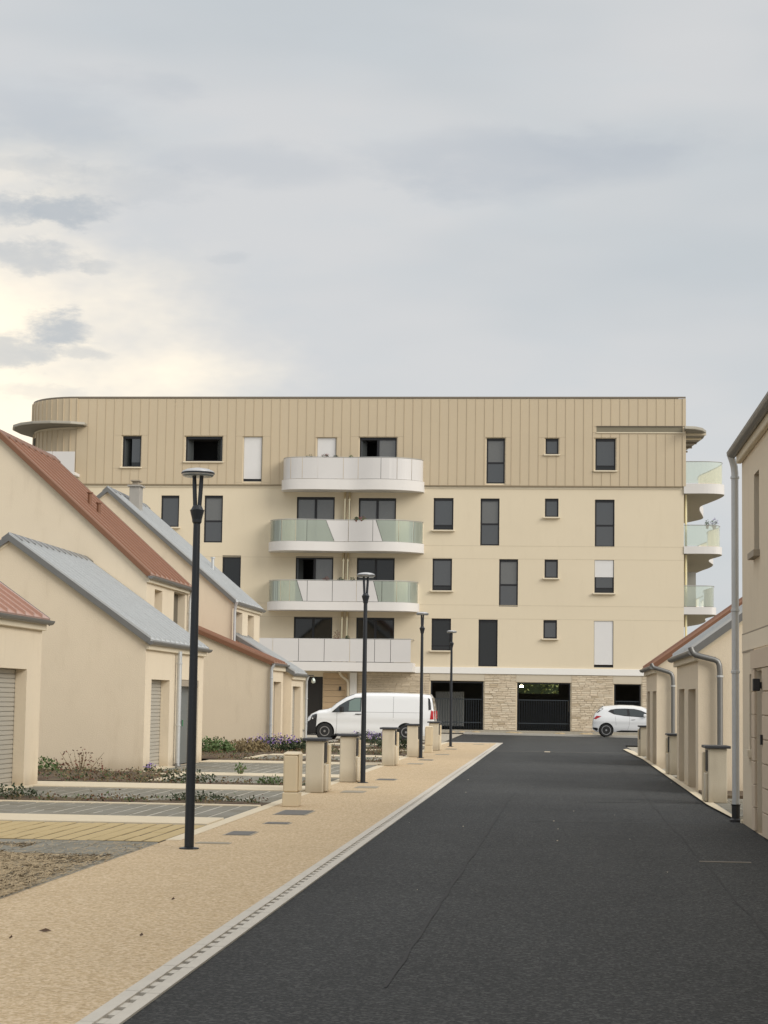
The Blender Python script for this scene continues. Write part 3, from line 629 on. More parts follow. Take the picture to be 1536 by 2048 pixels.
# floor joints in the render, cladding foot trim, white band
for z in (9.40, 8.745, 6.40, 5.72): MB().box(-7.0 if z in (9.4,) else XL, XR, YF-.004, YF+.01, z-.012, z+.012).build('render_joint', mat('render_joint', (.58, .50, .365), .9), BL)
MB().box(XL, XR-.1, YF-.10, YF-.002, ZC-.06, ZC-.005).build('cladding_foot_trim', CLAD_D, BL)
MB().box(XL, XR-.1, YF-.03, YF-.002, ZC-.16, ZC-.062).build('cream_ledge', CREAM, BL)
MB().box(-7.2, XR-.2, YF-.10, YF-.002, 2.95, 3.27).build('white_band', WHITE, BL, bevel=.01)
# cladding panels, seams every .455 m
PW = .4555
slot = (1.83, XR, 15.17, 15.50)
cuts = [(w_[0]-.05, w_[1]+.05, w_[2]-.07, w_[3]+.03) for w_ in WIN if w_[3] > ZC]+[slot]
edges = [XL]+sorted(XR-i*PW for i in range(int((XR-XL)/PW)+1) if XR-i*PW > XL+.15)
for a, b in zip(edges[:-1], edges[1:]):
    near = [c for c in cuts if c[0] < b-.01 and c[1] > a+.01]
    zs = sorted({ZC, ZT-.05} | {z for c in near for z in (c[2], c[3]) if ZC < z < ZT-.05})
    proud = random.uniform(0, .005)
    for z0, z1 in zip(zs[:-1], zs[1:]):
        if z1-z0 < .02: continue
        spans = [(a, b)]
        for c in near:
            if c[2] < (z0+z1)/2 < c[3]:
                spans = [q for p0, p1 in spans for q in ((p0, min(p1, c[0])), (max(p0, c[1]), p1)) if q[1]-q[0] > .03]
        for x0, x1 in spans:
            p = MB().box(x0+(.009 if x0 == a else .002), x1-(.008 if x1 == b else .002), YF-.072-proud, YF-.004, z0+.003, z1-.003)
            if x0 == a: p.box(a-.006, a+.007, YF-.092, YF-.004, z0+.003, z1-.003)
            p.build('cladding_panel', CLAD, BL)
MB().box(slot[0], XR+.05, YF-.07, YF-.01, slot[2]+.02, slot[3]-.02).build('slot_shade_strip', mat('slot_shade', (.20, .175, .12), .6), BL)  # strip about level with the cladding; recess shade painted as dark colour
MB().box(slot[0], XR+.05, YF-.12, YF-.01, slot[2]-.03, slot[2]+.02).build('slot_ledge', CREAM, BL)
MB().box(slot[0], XR+.05, YF-.12, YF-.01, slot[3]-.02, slot[3]+.01).build('slot_top', COPING, BL)
MB().box(XR-.06, XR+.10, YF-.11, YF+.1, ZC, ZT-.05).build('corner_trim', CLAD, BL)
# curved corner: panels above and below the canopy
na = 13
for i in range(na):
    a0, a1 = i*math.pi/2/na, (i+1)*math.pi/2/na
    for (z0, z1, o_) in ((15.62, ZT-.05, .08), (12.95, 15.28, .0)):
        mb = MB(); vs = []
        for (aa, rr) in ((a0+.004, RC+o_), (a1-.004, RC+o_), (a1-.004, RC+o_+.05), (a0+.004, RC+o_+.05)):
            vs.append((XL-rr*math.sin(aa), YF+RC-rr*math.cos(aa)))
        mb.prism(vs, 'z', z0, z1)
        aa, bb = a0-.0, a0+.012; vs = [(XL-rr*math.sin(q), YF+RC-rr*math.cos(q)) for q, rr in ((aa-.004, RC+o_), (bb-.004, RC+o_), (bb-.004, RC+o_+.085), (aa-.004, RC+o_+.085))]
        mb.prism(vs, 'z', z0, z1); mb.build('cladding_panel', CLAD, BL)
# terrace door on the curve
for (aa, bb) in ((rad(58), rad(70)),):
    vs = [(XL-rr*math.sin(q), YF+RC-rr*math.cos(q)) for q, rr in ((aa, RC), (bb, RC), (bb, RC+.075), (aa, RC+.075))]
    MB().prism(vs, 'z', 13.0, 15.02).build('terrace_door', DARK, BL)
# canopies
def canopy(name, poly, z0, z1, lab=None):
    o = MB().prism(poly, 'z', z0, z1).build(name, mat('canopy_metal', (.36, .335, .28), .5, .04, metal=.2), BL, bevel=.02)
    cx, cy = sum(p[0] for p in poly)/len(poly), sum(p[1] for p in poly)/len(poly)
    MB().prism([(cx+(p[0]-cx)*.95, cy+(p[1]-cy)*.95) for p in poly], 'z', z0-.03, z0-.001).build('shaded_soffit', mat('canopy_underside_shade', (.17, .155, .125), .7, .05), o); return o  # thin sheet below the canopy; underside shade put into its darker colour
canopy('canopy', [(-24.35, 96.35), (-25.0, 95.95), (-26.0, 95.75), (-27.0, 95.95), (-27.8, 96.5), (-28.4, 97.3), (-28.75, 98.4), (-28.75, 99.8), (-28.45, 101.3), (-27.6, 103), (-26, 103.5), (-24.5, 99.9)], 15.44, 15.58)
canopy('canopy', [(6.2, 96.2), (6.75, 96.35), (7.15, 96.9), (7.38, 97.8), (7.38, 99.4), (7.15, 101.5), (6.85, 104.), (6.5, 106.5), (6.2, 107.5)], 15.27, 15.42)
for k in range(5):
    y = 97.6+k*1.7; MB().box(6.22, 7.36-.12*k, y, y+.22, 15.16, 15.238).build('canopy_rib', CREAM if k < 2 else COPING, BL)
# terrace parapet at the left of the top floor
for a, b in ((-27.2, -25.9), (-25.88, -24.72)): MB().box(a, b, 95.9, 95.94, 12.95, 14.0).build('terrace_panel', PANELW, BL)
MB().box(-27.3, -24.7, 95.9, 97.0, 12.80, 12.95).build('terrace_slab', SLABW, BL)

def window(x0, x1, z0, z1, kind):
    fw = .075; y0, y1 = YF+.10, YF+.165
    fr = MB()
    top = .13
    fr.box(x0, x0+fw, y0, y1, z0, z1); fr.box(x1-fw, x1, y0, y1, z0, z1); fr.box(x0+fw, x1-fw, y0, y1, z0, z0+fw); fr.box(x0+fw, x1-fw, y0-.03, y1, z1-top, z1)
    ix0, ix1, iz0, iz1 = x0+fw, x1-fw, z0+fw, z1-top
    panes = []; gm = GLASS; W_ = x1-x0; H_ = z1-z0
    if kind.startswith('transom'):
        zt = z0+H_*.455; fr.box(ix0, ix1, y0, y1, zt-.045, zt+.045); panes = [(ix0, ix1, iz0, zt-.045, GLASS), (ix0, ix1, zt+.045, iz1, CURTAIN if kind == 'transom' else GLASS)]
    elif kind in ('low', 'lowdark'):
        g_ = GLASS if kind == 'low' else GLASSD
        zt = z0+.24; fr.box(ix0, ix1, y0, y1, zt-.03, zt+.03); panes = [(ix0, ix1, iz0, zt-.03, GLASSD), (ix0, ix1, zt+.03, iz1, g_)]
    elif kind in ('double', 'doubledark', 'doubleopen', 'openleft'):
        xm = (x0+x1)/2; fr.box(xm-.06, xm+.06, y0-.01, y1, iz0, iz1)
        l, r_ = {'double': (CURTAIN, CURTAIN), 'doubledark': (GLASSD, GLASSD), 'doubleopen': (None, CURTAIN), 'openleft': (None, CURTAIN)}[kind]
        panes = [(ix0, xm-.06, iz0, iz1, l), (xm+.06, ix1, iz0, iz1, r_)]
    elif kind in ('openwide',): panes = [(ix0, ix1, iz0, iz1, None)]
    elif kind in ('opencase',): panes = [(ix0+.4, ix1, iz0+.18, iz1, GLASS), (ix0+.4, ix1, iz0, iz0+.18, GLASSD), (ix0, ix0+.4, iz0, iz1, None)]
    elif kind == 'dark': panes = [(ix0, ix1, iz0, iz1, GLASSD)]
    elif kind == 'shut': panes = [(ix0, ix1, iz0-.07, iz0+.2, GLASSD)]
    elif kind == 'halfshut': 
        zt = z0+.24; fr.box(ix0, ix1, y0, y1, zt-.03, zt+.03); panes = [(ix0, ix1, zt+.03, iz1, GLASS), (ix0, ix1, iz0, zt-.03, GLASSD)]
    else: panes = [(ix0, ix1, iz0, iz1, GLASS)]
    f = fr.build('window', FRAME, BL)
    for a, b, c, d, m_ in panes:
        if m_ is None:
            rm = MB(); yb = YF+1.6
            rm.quad((a, yb, c), (b, yb, c), (b, yb, d), (a, yb, d)); rm.quad((a, y1, c), (a, yb, c), (a, yb, d), (a, y1, d)); rm.quad((b, y1, c), (b, y1, d), (b, yb, d), (b, yb, c)); rm.quad((a, y1, d), (a, yb, d), (b, yb, d), (b, y1, d)); rm.quad((a, y1, c), (b, y1, c), (b, yb, c), (a, yb, c))
            rm.build('room', DARK, f, fix=False)
            # casement leaves swung inwards
            for hx, sgn in (((a, 1), (b, -1)) if kind == 'openwide' else ((a, 1),)):
                lf = MB(); L = .42
                px, py = hx+sgn*L*.55, y1+L*.8
                lf.prism([(hx, y1), (px, py), (px+sgn*.03, py-.02), (hx+sgn*.03, y1)], 'z', c, d)
                lf.build('open_leaf', mat('leaf_glass', (.06, .065, .065), .1, 0, ior=2.), f)
        else: MB().box(a-.003, b+.003, y0+.028, y0+.036, c-.003, d+.003).build('pane', m_, f)
    if kind in ('shut', 'halfshut'):
        c = z0+.14 if kind == 'shut' else z0+H_*.48; n_ = int((z1-c)/.055); h = (z1-.01-c)/n_
        me = MB().box(x0+.015, x1-.03, YF+.045, YF+.06, 0, h-.007).mesh('slat', SHUT)
        sh = MB().box(x0+.012, x1-.027, YF+.05, YF+.072, c, z1-.01).build('shutter', SHUT, f)
        o = MB()
        for k in range(n_): o.box(x0+.015, x1-.03, YF+.040, YF+.0495, c+k*h+.003, c+k*h+h-.006)
        so = o.build('slats', SHUT, f); so['kind'] = 'stuff'
    if kind in ('low', 'lowdark', 'small', 'openwide', 'opencase', 'one', 'halfshut'):
        MB().box(x0-.09, x1+.09, YF-.17, YF+.1, z0-.075, z0-.002).build('sill', CREAM, f, bevel=.01)
    # pale surround band just proud of the wall
    return f
for a in WIN: window(*a)

# balconies
def smooth_curve(pts, n=12):
    P = [Vector(p) for p in pts]; out = []
    for i in range(len(P)-1):
        p0, p1, p2, p3 = P[max(i-1, 0)], P[i], P[i+1], P[min(i+2, len(P)-1)]
        for k in range(n):
            t = k/n; out.append(.5*((2*p1)+(p2-p0)*t+(2*p0-5*p1+4*p2-p3)*t*t+(3*p1-p0-3*p2+p3)*t**3))
    out.append(P[-1]); return out
def balcony(ctrl, zb, zs, zt, parts, zlip=.0, lab=None, inset=.07, straight=False):
    """ctrl: (x, projection) ; parts: (s/x top-left, x top-right, x bottom-left, x bottom-right, 'g'|'o')"""
    cur = [Vector((x, YF-d, 0)) for x, d in ctrl] if straight else smooth_curve([(x, YF-d, 0) for x, d in ctrl])
    sl = MB().prism([(p.x, p.y) for p in cur], 'z', zb, zs).build('balcony', SLABW, BL)
    cx = (cur[0].x+cur[-1].x)/2
    ins = []
    for p in cur:
        q = Vector((p.x+(inset if p.x < cx-2 else -inset if p.x > cx+2 else 0)*1.0, p.y+inset, 0)); ins.append(q)
    acc = [0]
    for i in range(1, len(ins)): acc.append(acc[-1]+(ins[i]-ins[i-1]).length)
    def at_s(s_):
        s_ = max(0, min(acc[-1], s_))
        for i in range(1, len(acc)):
            if s_ <= acc[i]+1e-9:
                t = (s_-acc[i-1])/max(1e-9, acc[i]-acc[i-1]); return ins[i-1].lerp(ins[i], t)
        return ins[-1]
    def s_of(x):
        if x <= ins[0].x: return 0.
        for i in range(1, len(ins)):
            if ins[i].x >= x:
                return acc[i-1]+(acc[i]-acc[i-1])*(x-ins[i-1].x)/max(1e-9, ins[i].x-ins[i-1].x)
        return acc[-1]
    for (a, b, a2, b2, kd) in parts:
        s0, s1, t0, t1 = [(-1 if v == 'L' else 0) if isinstance(v, str) and v == 'L' else (acc[-1] if v == 'R' else s_of(v)) for v in (a, b, a2, b2)]
        s0 = max(0, s0); t0 = max(0, t0); gp = .012
        n_ = max(2, int((max(s1, t1)-min(s0, t0))/.12)); vs = []; fs = []
        for i in range(n_+1):
            u = i/n_
            pt, pb = at_s(s0+gp+(s1-s0-2*gp)*u), at_s(t0+gp+(t1-t0-2*gp)*u)
            off = -.02 if kd == 'o' else 0
            for p_, z in ((pb, zs+.03), (pt, zt-.03)):
                vs += [(p_.x, p_.y+off, z), (p_.x, p_.y+off+.014, z)]
        for i in range(n_):
            k = i*4; fs += [(k, k+4, k+6, k+2), (k+1, k+3, k+7, k+5), (k+2, k+6, k+7, k+3), (k, k+1, k+5, k+4)]
        fs += [(0, 2, 3, 1), (n_*4, n_*4+1, n_*4+3, n_*4+2)]
        MB().add(vs, fs).build('glass_panel' if kd == 'g' else 'opaque_panel', BGLASS if kd == 'g' else PANELW, sl, fix=(kd != 'g'))
    step = [ins[i] for i in range(0, len(ins), 2)]
    if step[-1] is not ins[-1]: step.append(ins[-1])
    MB().tube([(p.x, p.y+.01, zt) for p in step], .022, 6).build('handrail', mat('rail_alu', (.42, .42, .40), .4, 0, metal=.5), sl)
    MB().tube([(p.x, p.y+.01, zs+.012) for p in step], .014, 6).build('bottom_rail', mat('rail_alu', ()), sl)
    return sl
def seq(xs, kd): return [(a, b, a, b, kd) for a, b in zip(xs[:-1], xs[1:])]
c4 = [(-14.1, 0), (-14.08, .6), (-13.85, 1.15), (-13.3, 1.42), (-12.3, 1.5), (-11, 1.38), (-10.3, 1.35), (-9.3, 1.48), (-8.4, 1.4), (-7.6, 1.1), (-6.95, .5), (-6.84, 0)]
balcony(c4, 12.08, 12.60, 13.72, seq(['L', -13.54, -12.93, -12.15, -10.86, -10.11, -8.95, -8.15, -7.44, 'R'], 'o'))
c3 = [(-14.72, 0), (-14.68, .6), (-14.35, 1.2), (-13.5, 1.6), (-12.3, 1.5), (-10.8, 1.3), (-9.3, 1.6), (-8.2, 1.5), (-7.4, 1.0), (-6.88, .4), (-6.83, 0)]
balcony(c3, 8.98, 9.44, 10.56, seq(['L', -13.92, -13.19, -12.63], 'g')+[(-12.63, -11.69, -12.63, -11.26, 'g'), (-11.69, -10.56, -11.26, -10.56, 'o'), (-10.56, -9.3, -10.56, -9.3, 'o'), (-9.3, -9.15, -9.3, -8.8, 'o'), (-9.15, -8.02, -8.8, -8.02, 'g')]+seq([-8.02, -7.32, 'R'], 'g'))
c2 = [(-14.72, 0), (-14.68, .7), (-14.3, 1.3), (-13.3, 1.6), (-10.8, 1.55), (-8.6, 1.6), (-7.6, 1.35), (-7.08, .7), (-7.03, 0)]
balcony(c2, 6.0, 6.42, 7.50, seq(['L', -13.92, -13.44], 'g')+[(-13.44, -13.08, -13.44, -12.76, 'g'), (-13.08, -12.55, -12.76, -12.55, 'o'), (-12.55, -11.29, -12.55, -11.29, 'o'), (-11.29, -10.08, -11.29, -10.08, 'o'), (-10.08, -9.23, -10.08, -8.97, 'o'), (-9.23, -8.8, -8.97, -8.8, 'g')]+seq([-8.8, -8.07, 'R'], 'g'))
c1 = [(-16.6, 0), (-16.6, 1.62), (-7.22, 1.62), (-7.2, 0)]
balcony(c1, 2.98, 3.42, 4.60, seq([-16.5, -15.3, -14.23, -12.93, -11.64, -10.36, -9.12, -8.32, -7.31], 'o'), straight=True)
# flues and rainwater pipe between the doors
for x, za, zb in ((-10.87, 9.44, 12.08), (-10.64, 9.44, 12.08), (-10.90, 6.42, 8.98), (-10.68, 6.42, 8.98), (-10.92, 3.42, 6.0), (-10.67, 3.42, 6.0)):
    o = MB().tube([(x, YF-.18, za), (x, YF-.18, zb-.25), (x, YF-.14, zb)], .055, 10).build('flue_pipe', CHROME, BL, smooth=True)
    MB().lathe([(.056, -.03), (.07, -.02), (.07, .02), (.056, .03)], (x, YF-.18, zb-.4), 10).build('flue_collar', CHROME, o)
# right-hand wavy balconies (run back along the side wall)
def side_balcony(poly, zb, zs, zt, front_x, parts, dy=0.):
    cur = smooth_curve([(x, y, 0) for x, y in poly], 5)
    sl = MB().prism([(p.x, p.y) for p in cur]+[(XR+.01, cur[-1].y), (XR+.01, cur[0].y)], 'z', zb, zs).build('side_balcony', SLABW, BL)
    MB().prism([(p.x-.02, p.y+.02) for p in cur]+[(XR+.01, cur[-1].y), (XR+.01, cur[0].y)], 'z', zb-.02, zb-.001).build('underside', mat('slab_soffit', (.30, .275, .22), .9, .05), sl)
    ins = [Vector((max(XR+.02, p.x-.1), p.y+.08, 0)) for p in cur]
    npan = parts
    L = len(ins)-1
    for k in range(npan):
        i0, i1 = round(k*L/npan), round((k+1)*L/npan)
        if i1 <= i0: continue
        vs = []; fs = []
        for i in range(i0, i1+1):
            p = ins[i]; vs += [(p.x, p.y, zs+.03), (p.x, p.y, zt-.02)]
        for i in range(i1-i0): fs.append((2*i, 2*i+2, 2*i+3, 2*i+1))
        MB().add(vs, fs).build('glass_panel', BGLASS, sl, fix=False)
    MB().tube([(p.x, p.y, zt) for p in ins], .022, 6).build('handrail', mat('rail_alu', ()), sl)
    return sl
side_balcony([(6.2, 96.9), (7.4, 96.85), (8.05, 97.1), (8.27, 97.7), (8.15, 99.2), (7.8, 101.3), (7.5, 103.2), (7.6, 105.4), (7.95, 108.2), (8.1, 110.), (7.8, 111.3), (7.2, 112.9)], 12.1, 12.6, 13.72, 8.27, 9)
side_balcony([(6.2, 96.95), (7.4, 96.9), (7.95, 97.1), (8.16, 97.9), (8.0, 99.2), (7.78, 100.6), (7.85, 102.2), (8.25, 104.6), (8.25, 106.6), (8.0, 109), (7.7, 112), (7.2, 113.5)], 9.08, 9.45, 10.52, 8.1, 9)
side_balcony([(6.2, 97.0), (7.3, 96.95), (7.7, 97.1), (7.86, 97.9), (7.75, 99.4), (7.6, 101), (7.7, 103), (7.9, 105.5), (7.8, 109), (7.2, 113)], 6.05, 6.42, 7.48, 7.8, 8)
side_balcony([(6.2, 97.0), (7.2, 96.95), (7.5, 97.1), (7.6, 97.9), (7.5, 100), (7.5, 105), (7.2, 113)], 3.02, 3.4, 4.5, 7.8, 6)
for za, zb in ((9.45, 12.1), (6.42, 9.08), (3.4, 6.05)):
    MB().tube([(6.33, 97.4, za), (6.33, 97.4, zb)], .06, 8).build('side_downpipe', mat('cream_pipe', (.75, .68, .42), .4), BL)
MB().box(6.3, 7.25, 103.5, 103.7, 6.45, 8.6).build('side_screen', mat('grey_screen', (.30, .30, .28), .6), BL)

# ground floor: stone piers, lintels, timber porch
for i, (a, b, z0, z1) in enumerate(((-6.45, -3.7, 2.60, 2.94), (-2.12, .64, 2.57, 2.94), (2.70, 4.12, 2.55, 2.94))):
    MB().box(a, b, YF-.05, YF-.002, z0, z1).build('lintel', LINTEL, BL)
stones = []
def stone_zone(xa, xb, za, zb):
    z = za
    while z < zb-.02:
        h = min(random.choice((.07, .085, .105)), zb-z); x = xa
        if zb-z-h < .05: h = zb-z
        while x < xb-.01:
            l = random.uniform(.2, .48)
            if xb-x-l < .16: l = xb-x
            stones.append((x, x+l, z, z+h, random.uniform(.045, .07))); x += l
        z += h
stone_zone(-3.70, -2.12, .16, 2.93); stone_zone(.64, 2.70, .16, 2.93); stone_zone(-10.1, -6.46, 1.2, 2.93); stone_zone(4.13, 5.1, .4, 2.93)
STM = [mat('stone_a', (.60, .51, .385), .9, .10, 5., .8, 30), mat('stone_b', (.67, .585, .455), .9, .10, 5., .8, 30), mat('stone_c', (.50, .41, .29), .9, .12, 5., .8, 30), mat('stone_d', (.64, .54, .41), .9, .1, 5., .8, 30)]
stones.sort(key=lambda q: -(q[1]-q[0])*(q[3]-q[2])-(3 if q[0] > -4 else 0))
rest = MB()
for a_, b_, c_, d_ in ((-3.70, -2.12, .16, 2.93), (.64, 2.70, .16, 2.93), (-10.1, -6.46, 1.2, 2.93), (4.13, 5.1, .4, 2.93)): MB().box(a_, b_, YF-.035, YF-.0035, c_, d_).build('mortar_bed', mat('mortar', (.50, .42, .31), .95, .05), BL)
def stone_mb(mb, q):
    x0, x1, z0, z1, d = q; j = lambda: random.uniform(0, .012)
    f = [(x0+.006+j(), z0+.005+j()), (x1-.006-j(), z0+.005+j()), (x1-.006-j(), z1-.005-j()), (x0+.006+j(), z1-.005-j())]
    dd = [d+random.uniform(-.012, .012) for _ in range(4)]
    mb.add([(x, YF-k, z) for (x, z), k in zip(f, dd)]+[(x, YF-.03, z) for x, z in f], [(0, 1, 2, 3), (0, 4, 5, 1), (1, 5, 6, 2), (2, 6, 7, 3), (3, 7, 4, 0)])
for i, q in enumerate(stones):
    if i < 290: mb = MB(); stone_mb(mb, q); mb.build('stone', random.choices(STM, (4, 4, 1, 3))[0], BL, fix=False)
    else: stone_mb(rest, q)
if rest.v: o = rest.build('stone_facing', STM[0], BL, fix=False); o['kind'] = 'stuff'
MB().box(-10.48, -10.13, YF-.2, YF-.002, .1, 2.93).build('pilaster', WHITE, BL)
for k in range(9): MB().box(-11.85, -10.62, YF-.05, YF-.003, .25+k*.295, .25+k*.295+.28).build('siding_plank', WOOD, BL, bevel=.006)
MB().box(-11.03, -10.93, YF-.12, YF-.051, 2.02, 2.22).build('wall_lamp', BLACKP, BL)
MB().box(-12.64, -11.87, YF+.1, YF+.15, .15, 2.7).build('entrance_door', mat('very_dark_door', (.014, .011, .008), .5), BL)
bent_pipe(BL, [(-11.0, YF-.5, 2.96), (-10.9, YF-.35, 2.75), (-10.56, YF-.28, 2.5), (-10.56, YF-.28, .1)], CREAM, .06)
# parking hall behind the openings
hall = MB(); hy = 109
hall.quad((-7.2, hy, 0), (6.1, hy, 0), (6.1, hy, 2.05), (-7.2, hy, 2.05)); hall.quad((-7.2, YF+.22, 2.75), (6.1, YF+.22, 2.75), (6.1, hy, 2.75), (-7.2, hy, 2.75)); hall.quad((-7.2, YF+.22, 0), (-7.2, hy, 0), (-7.2, hy, 2.75), (-7.2, YF+.22, 2.75)); hall.quad((6.1, YF+.22, 0), (6.1, hy, 0), (6.1, hy, 2.75), (6.1, YF+.22, 2.75)); hall.quad((-7.2, YF+.22, .02), (6.1, YF+.22, .02), (6.1, hy, .02), (-7.2, hy, .02))
hall.quad((-7.2, hy, 2.05), (-3.2, hy, 2.05), (-3.2, hy, 2.75), (-7.2, hy, 2.75)); hall.quad((.0, hy, 2.05), (6.1, hy, 2.05), (6.1, hy, 2.75), (.0, hy, 2.75))
hall.build('parking_hall', mat('hall_concrete', (.22, .21, .19), .9, .15, 1.), BL, fix=False)
hr = thing('hedge', 'yellow green hedge seen through the slot of the parking hall', 'hedge', (-1.5, 123, 0)); hg = MB()
rnd = random.Random(4)
for _ in range(2600):
    x, z = rnd.uniform(-8, 5), rnd.uniform(.1, 4.6); y = 122.5+rnd.uniform(0, .8)+.25*math.sin(x*2)
    d = Vector((rnd.gauss(0, 1), rnd.gauss(-.6, .5), rnd.gauss(.3, 1))).normalized(); e = d.cross(Vector((rnd.gauss(0, 1), .2, 1))).normalized(); p = Vector((x, y, z)); q = .22
    hg.add([p, p+d*q*.5+e*q*.3, p+d*q, p+d*q*.5-e*q*.3], [(0, 1, 2, 3)])
hg.build('foliage', DULLGREEN, hr, fix=False); MB().box(-8, 5, 123.0, 123.6, 0, 4.2).build('inner_twigs', LEAFD, hr)
MB().tube([(-1.96, 98.4, 2.37), (-1.80, 98.4, 2.37)], .04, 8).build('hall_lamp', BULB, BL)
MB().box(.5, 1.2, 104, 104.4, 1.1, 1.7).build('hall_notice', CREAM, BL)
# corrugated shed and fences in the openings
sh = MB()
for k in range(14):
    x = -6.3+k*.105; sh.prism([(x, 99.2), (x+.05, 99.14), (x+.055, 99.14), (x+.105, 99.2), (x+.105, 99.26), (x, 99.26)], 'z', .3, 2.05)
sh_o = single('corrugated_gate', sh, CORR, 'grey corrugated sheet gate inside the left parking opening', 'gate')
def railing(xa, xb, lab, ztop=1.7, tall=True):
    r = thing('railing', lab, 'railing', ((xa+xb)/2, YF+.12, .15), 'dark railings in the parking openings')
    RM = mat('railing_paint', (.028, .036, .044), .5)
    MB().box(xa, xb, YF+.08, YF+.12, .50, .54).build('lower_rail', RM, r); MB().box(xa, xb, YF+.08, YF+.12, ztop-.04, ztop).build('upper_rail', RM, r)
    n_ = int((xb-xa)/.12); me = MB().box(-.011, .011, -.008, .014, .17, ztop+.0).mesh('bar', RM)
    for k in range(n_): link('bar', me, r, (xa+(k+.5)*(xb-xa)/n_, YF+.10, 0))
    fr_ = MB(); fr_.box(xa-.06, xa, YF+.02, YF+.14, .15, 2.55); fr_.box(xb, xb+.06, YF+.02, YF+.14, .15, 2.55); fr_.box(xa, xb, YF+.02, YF+.14, 2.49, 2.54); fr_.build('frame', FRAME, r)
railing(-6.34, -3.82, 'dark railing across the left parking opening behind the van')
railing(-2.0, .52, 'dark railing across the middle parking opening')
railing(2.82, 4.01, 'dark railing across the right parking opening above the car')

# ================================================================== POTS AND PLANTS
def leaf_cloud(mb, c, r, h, n, size, seed=0, up=.5):
    rnd = random.Random(seed)
    for _ in range(n):
        a = rnd.uniform(0, 6.283); q = math.sqrt(rnd.random()); hh = rnd.random()
        x, y, z = c[0]+math.cos(a)*q*r[0], c[1]+math.sin(a)*q*r[1], c[2]+hh*h*(1-.55*q*q)
        d = Vector((rnd.gauss(0, 1), rnd.gauss(0, 1), rnd.gauss(up, .7))).normalized(); e = d.cross(Vector((rnd.gauss(0, 1), rnd.gauss(0, 1), .3))).normalized()
        s_ = size*rnd.uniform(.6, 1.4); p = Vector((x, y, z))
        mb.add([p-e*s_*.32, p+d*s_*.5-e*s_*.28, p+d*s_, p+d*s_*.5+e*s_*.32], [(0, 1, 2, 3)])
def shrub(x, y, rx, ry, h, n, size, m, lab, cat='shrub', flower=None, name='shrub', z=.05, seed=0, stems=True):
    r = thing(name, lab, cat, (x, y, 0))
    mb = MB(); leaf_cloud(mb, (x, y, z), (rx, ry), h, n, size, seed); mb.build('foliage', m, r, fix=False)
    if stems:
        st = MB(); rnd = random.Random(seed+9)
        for _ in range(9):
            a, q = rnd.uniform(0, 6.28), rnd.random(); st.tube([(x+q*rx*.3*math.cos(a), y+q*ry*.3*math.sin(a), 0), (x+q*rx*.9*math.cos(a), y+q*ry*.9*math.sin(a), h*.85)], [.008, .003], 4)
        st.build('stems', LEAFB, r)
    if flower:
        fm = MB(); leaf_cloud(fm, (x, y, z+h*.45), (rx*1.02, ry*1.02), h*.75, int(n*.34), size*.75, seed+3, 1.2); fm.build('blossom', flower, r, fix=False)
    return r
shrub(-9.75, 54.3, .6, .7, .42, 600, .09, LEAFG, 'bright green leafy shrub at the corner of the zinc roofed garage', seed=1)
shrub(-8.95, 55.4, .7, .8, .36, 700, .09, LEAFB, 'dry brownish shrub beside the bright green one', seed=2)
shrub(-8.45, 57.2, .8, .45, .42, 800, .075, LEAFD, 'purple flowering lavender clump under the red roofed garage', 'lavender', LAV, 'lavender_bush', seed=3)
shrub(-7.6, 57.4, .7, .5, .36, 800, .08, LEAFD, 'dark green shrub right of the lavender clump', seed=4)
shrub(-6.0, 66.3, .5, .5, .40, 500, .07, LEAFD, 'small lavender with purple blooms by the rear wheel of the van', 'lavender', LAV, 'lavender_bush', seed=5)
shrub(-5.2, 62.0, .6, .5, .36, 500, .08, LEAFD, 'dark green shrub between the third and fourth mailbox pillars', seed=6)
shrub(-6.9, 68.9, .5, .5, .40, 400, .07, LEAFD, 'lavender plant under the middle of the van', 'lavender', LAV, 'lavender_bush', seed=15)
shrub(-8.2, 28.7, .42, .35, .19, 200, .055, LEAFD, 'dark sprawling weed by the nearest garage door', 'weed', name='weed', seed=7)
shrub(-8.75, 28.6, .35, .3, .16, 120, .055, LEAFB, 'withered weed at the left edge by the garage step', 'weed', name='weed', seed=8)
shrub(-5.35, 28.7, .5, .3, .14, 220, .045, LEAFD, 'low green weed patch left of the beige cabinet', 'weed', name='weed', seed=9)
shrub(-5.2, 34.9, .28, .2, .15, 120, .055, LEAFG, 'green weed on the strip behind the beige cabinet', 'weed', name='weed', seed=10)
shrub(-6.7, 35.0, .5, .25, .24, 200, .06, LEAFD, 'dark thin weeds right of the nearest lamp pole', 'weed', name='weed', seed=11)
shrub(-10.6, 38.8, .5, .5, .30, 260, .07, LEAFG, 'green weeds against the gable of the zinc roofed garage', 'weed', name='weed', seed=12)
shrub(-9.85, 39.4, .55, .4, .50, 110, .06, LEAFR, 'tall reddish seed heads against the zinc roofed garage gable', 'weed', name='weed', seed=13)
shrub(-8.35, 39.2, .12, .12, .18, 70, .05, LEAFD, 'tiny purple flower at the foot of the gable wall', 'flower', LAV, 'flower', seed=14)
shrub(-6.5, 39.4, .12, .12, .22, 60, .06, LEAFG, 'small green tuft growing on the cream kerb strip', 'weed', name='weed', seed=16)
def cover(x0, x1, y0, y1, n, size, m, seed, h=.12):
    mb = MB(); rnd = random.Random(seed)
    for _ in range(n):
        x, y = rnd.uniform(x0, x1), rnd.uniform(y0, y1)
        if noise.noise(Vector((x*1.3, y*1.3, seed))) < rnd.uniform(-.5, .25): continue
        leaf_cloud(mb, (x, y, .03), (.05, .05), h*rnd.uniform(.4, 1.3), 3, size, rnd.random())
    o = mb.build('ground_cover', m, None, kind='stuff', fix=False); o['category'] = 'ground cover'
    return o
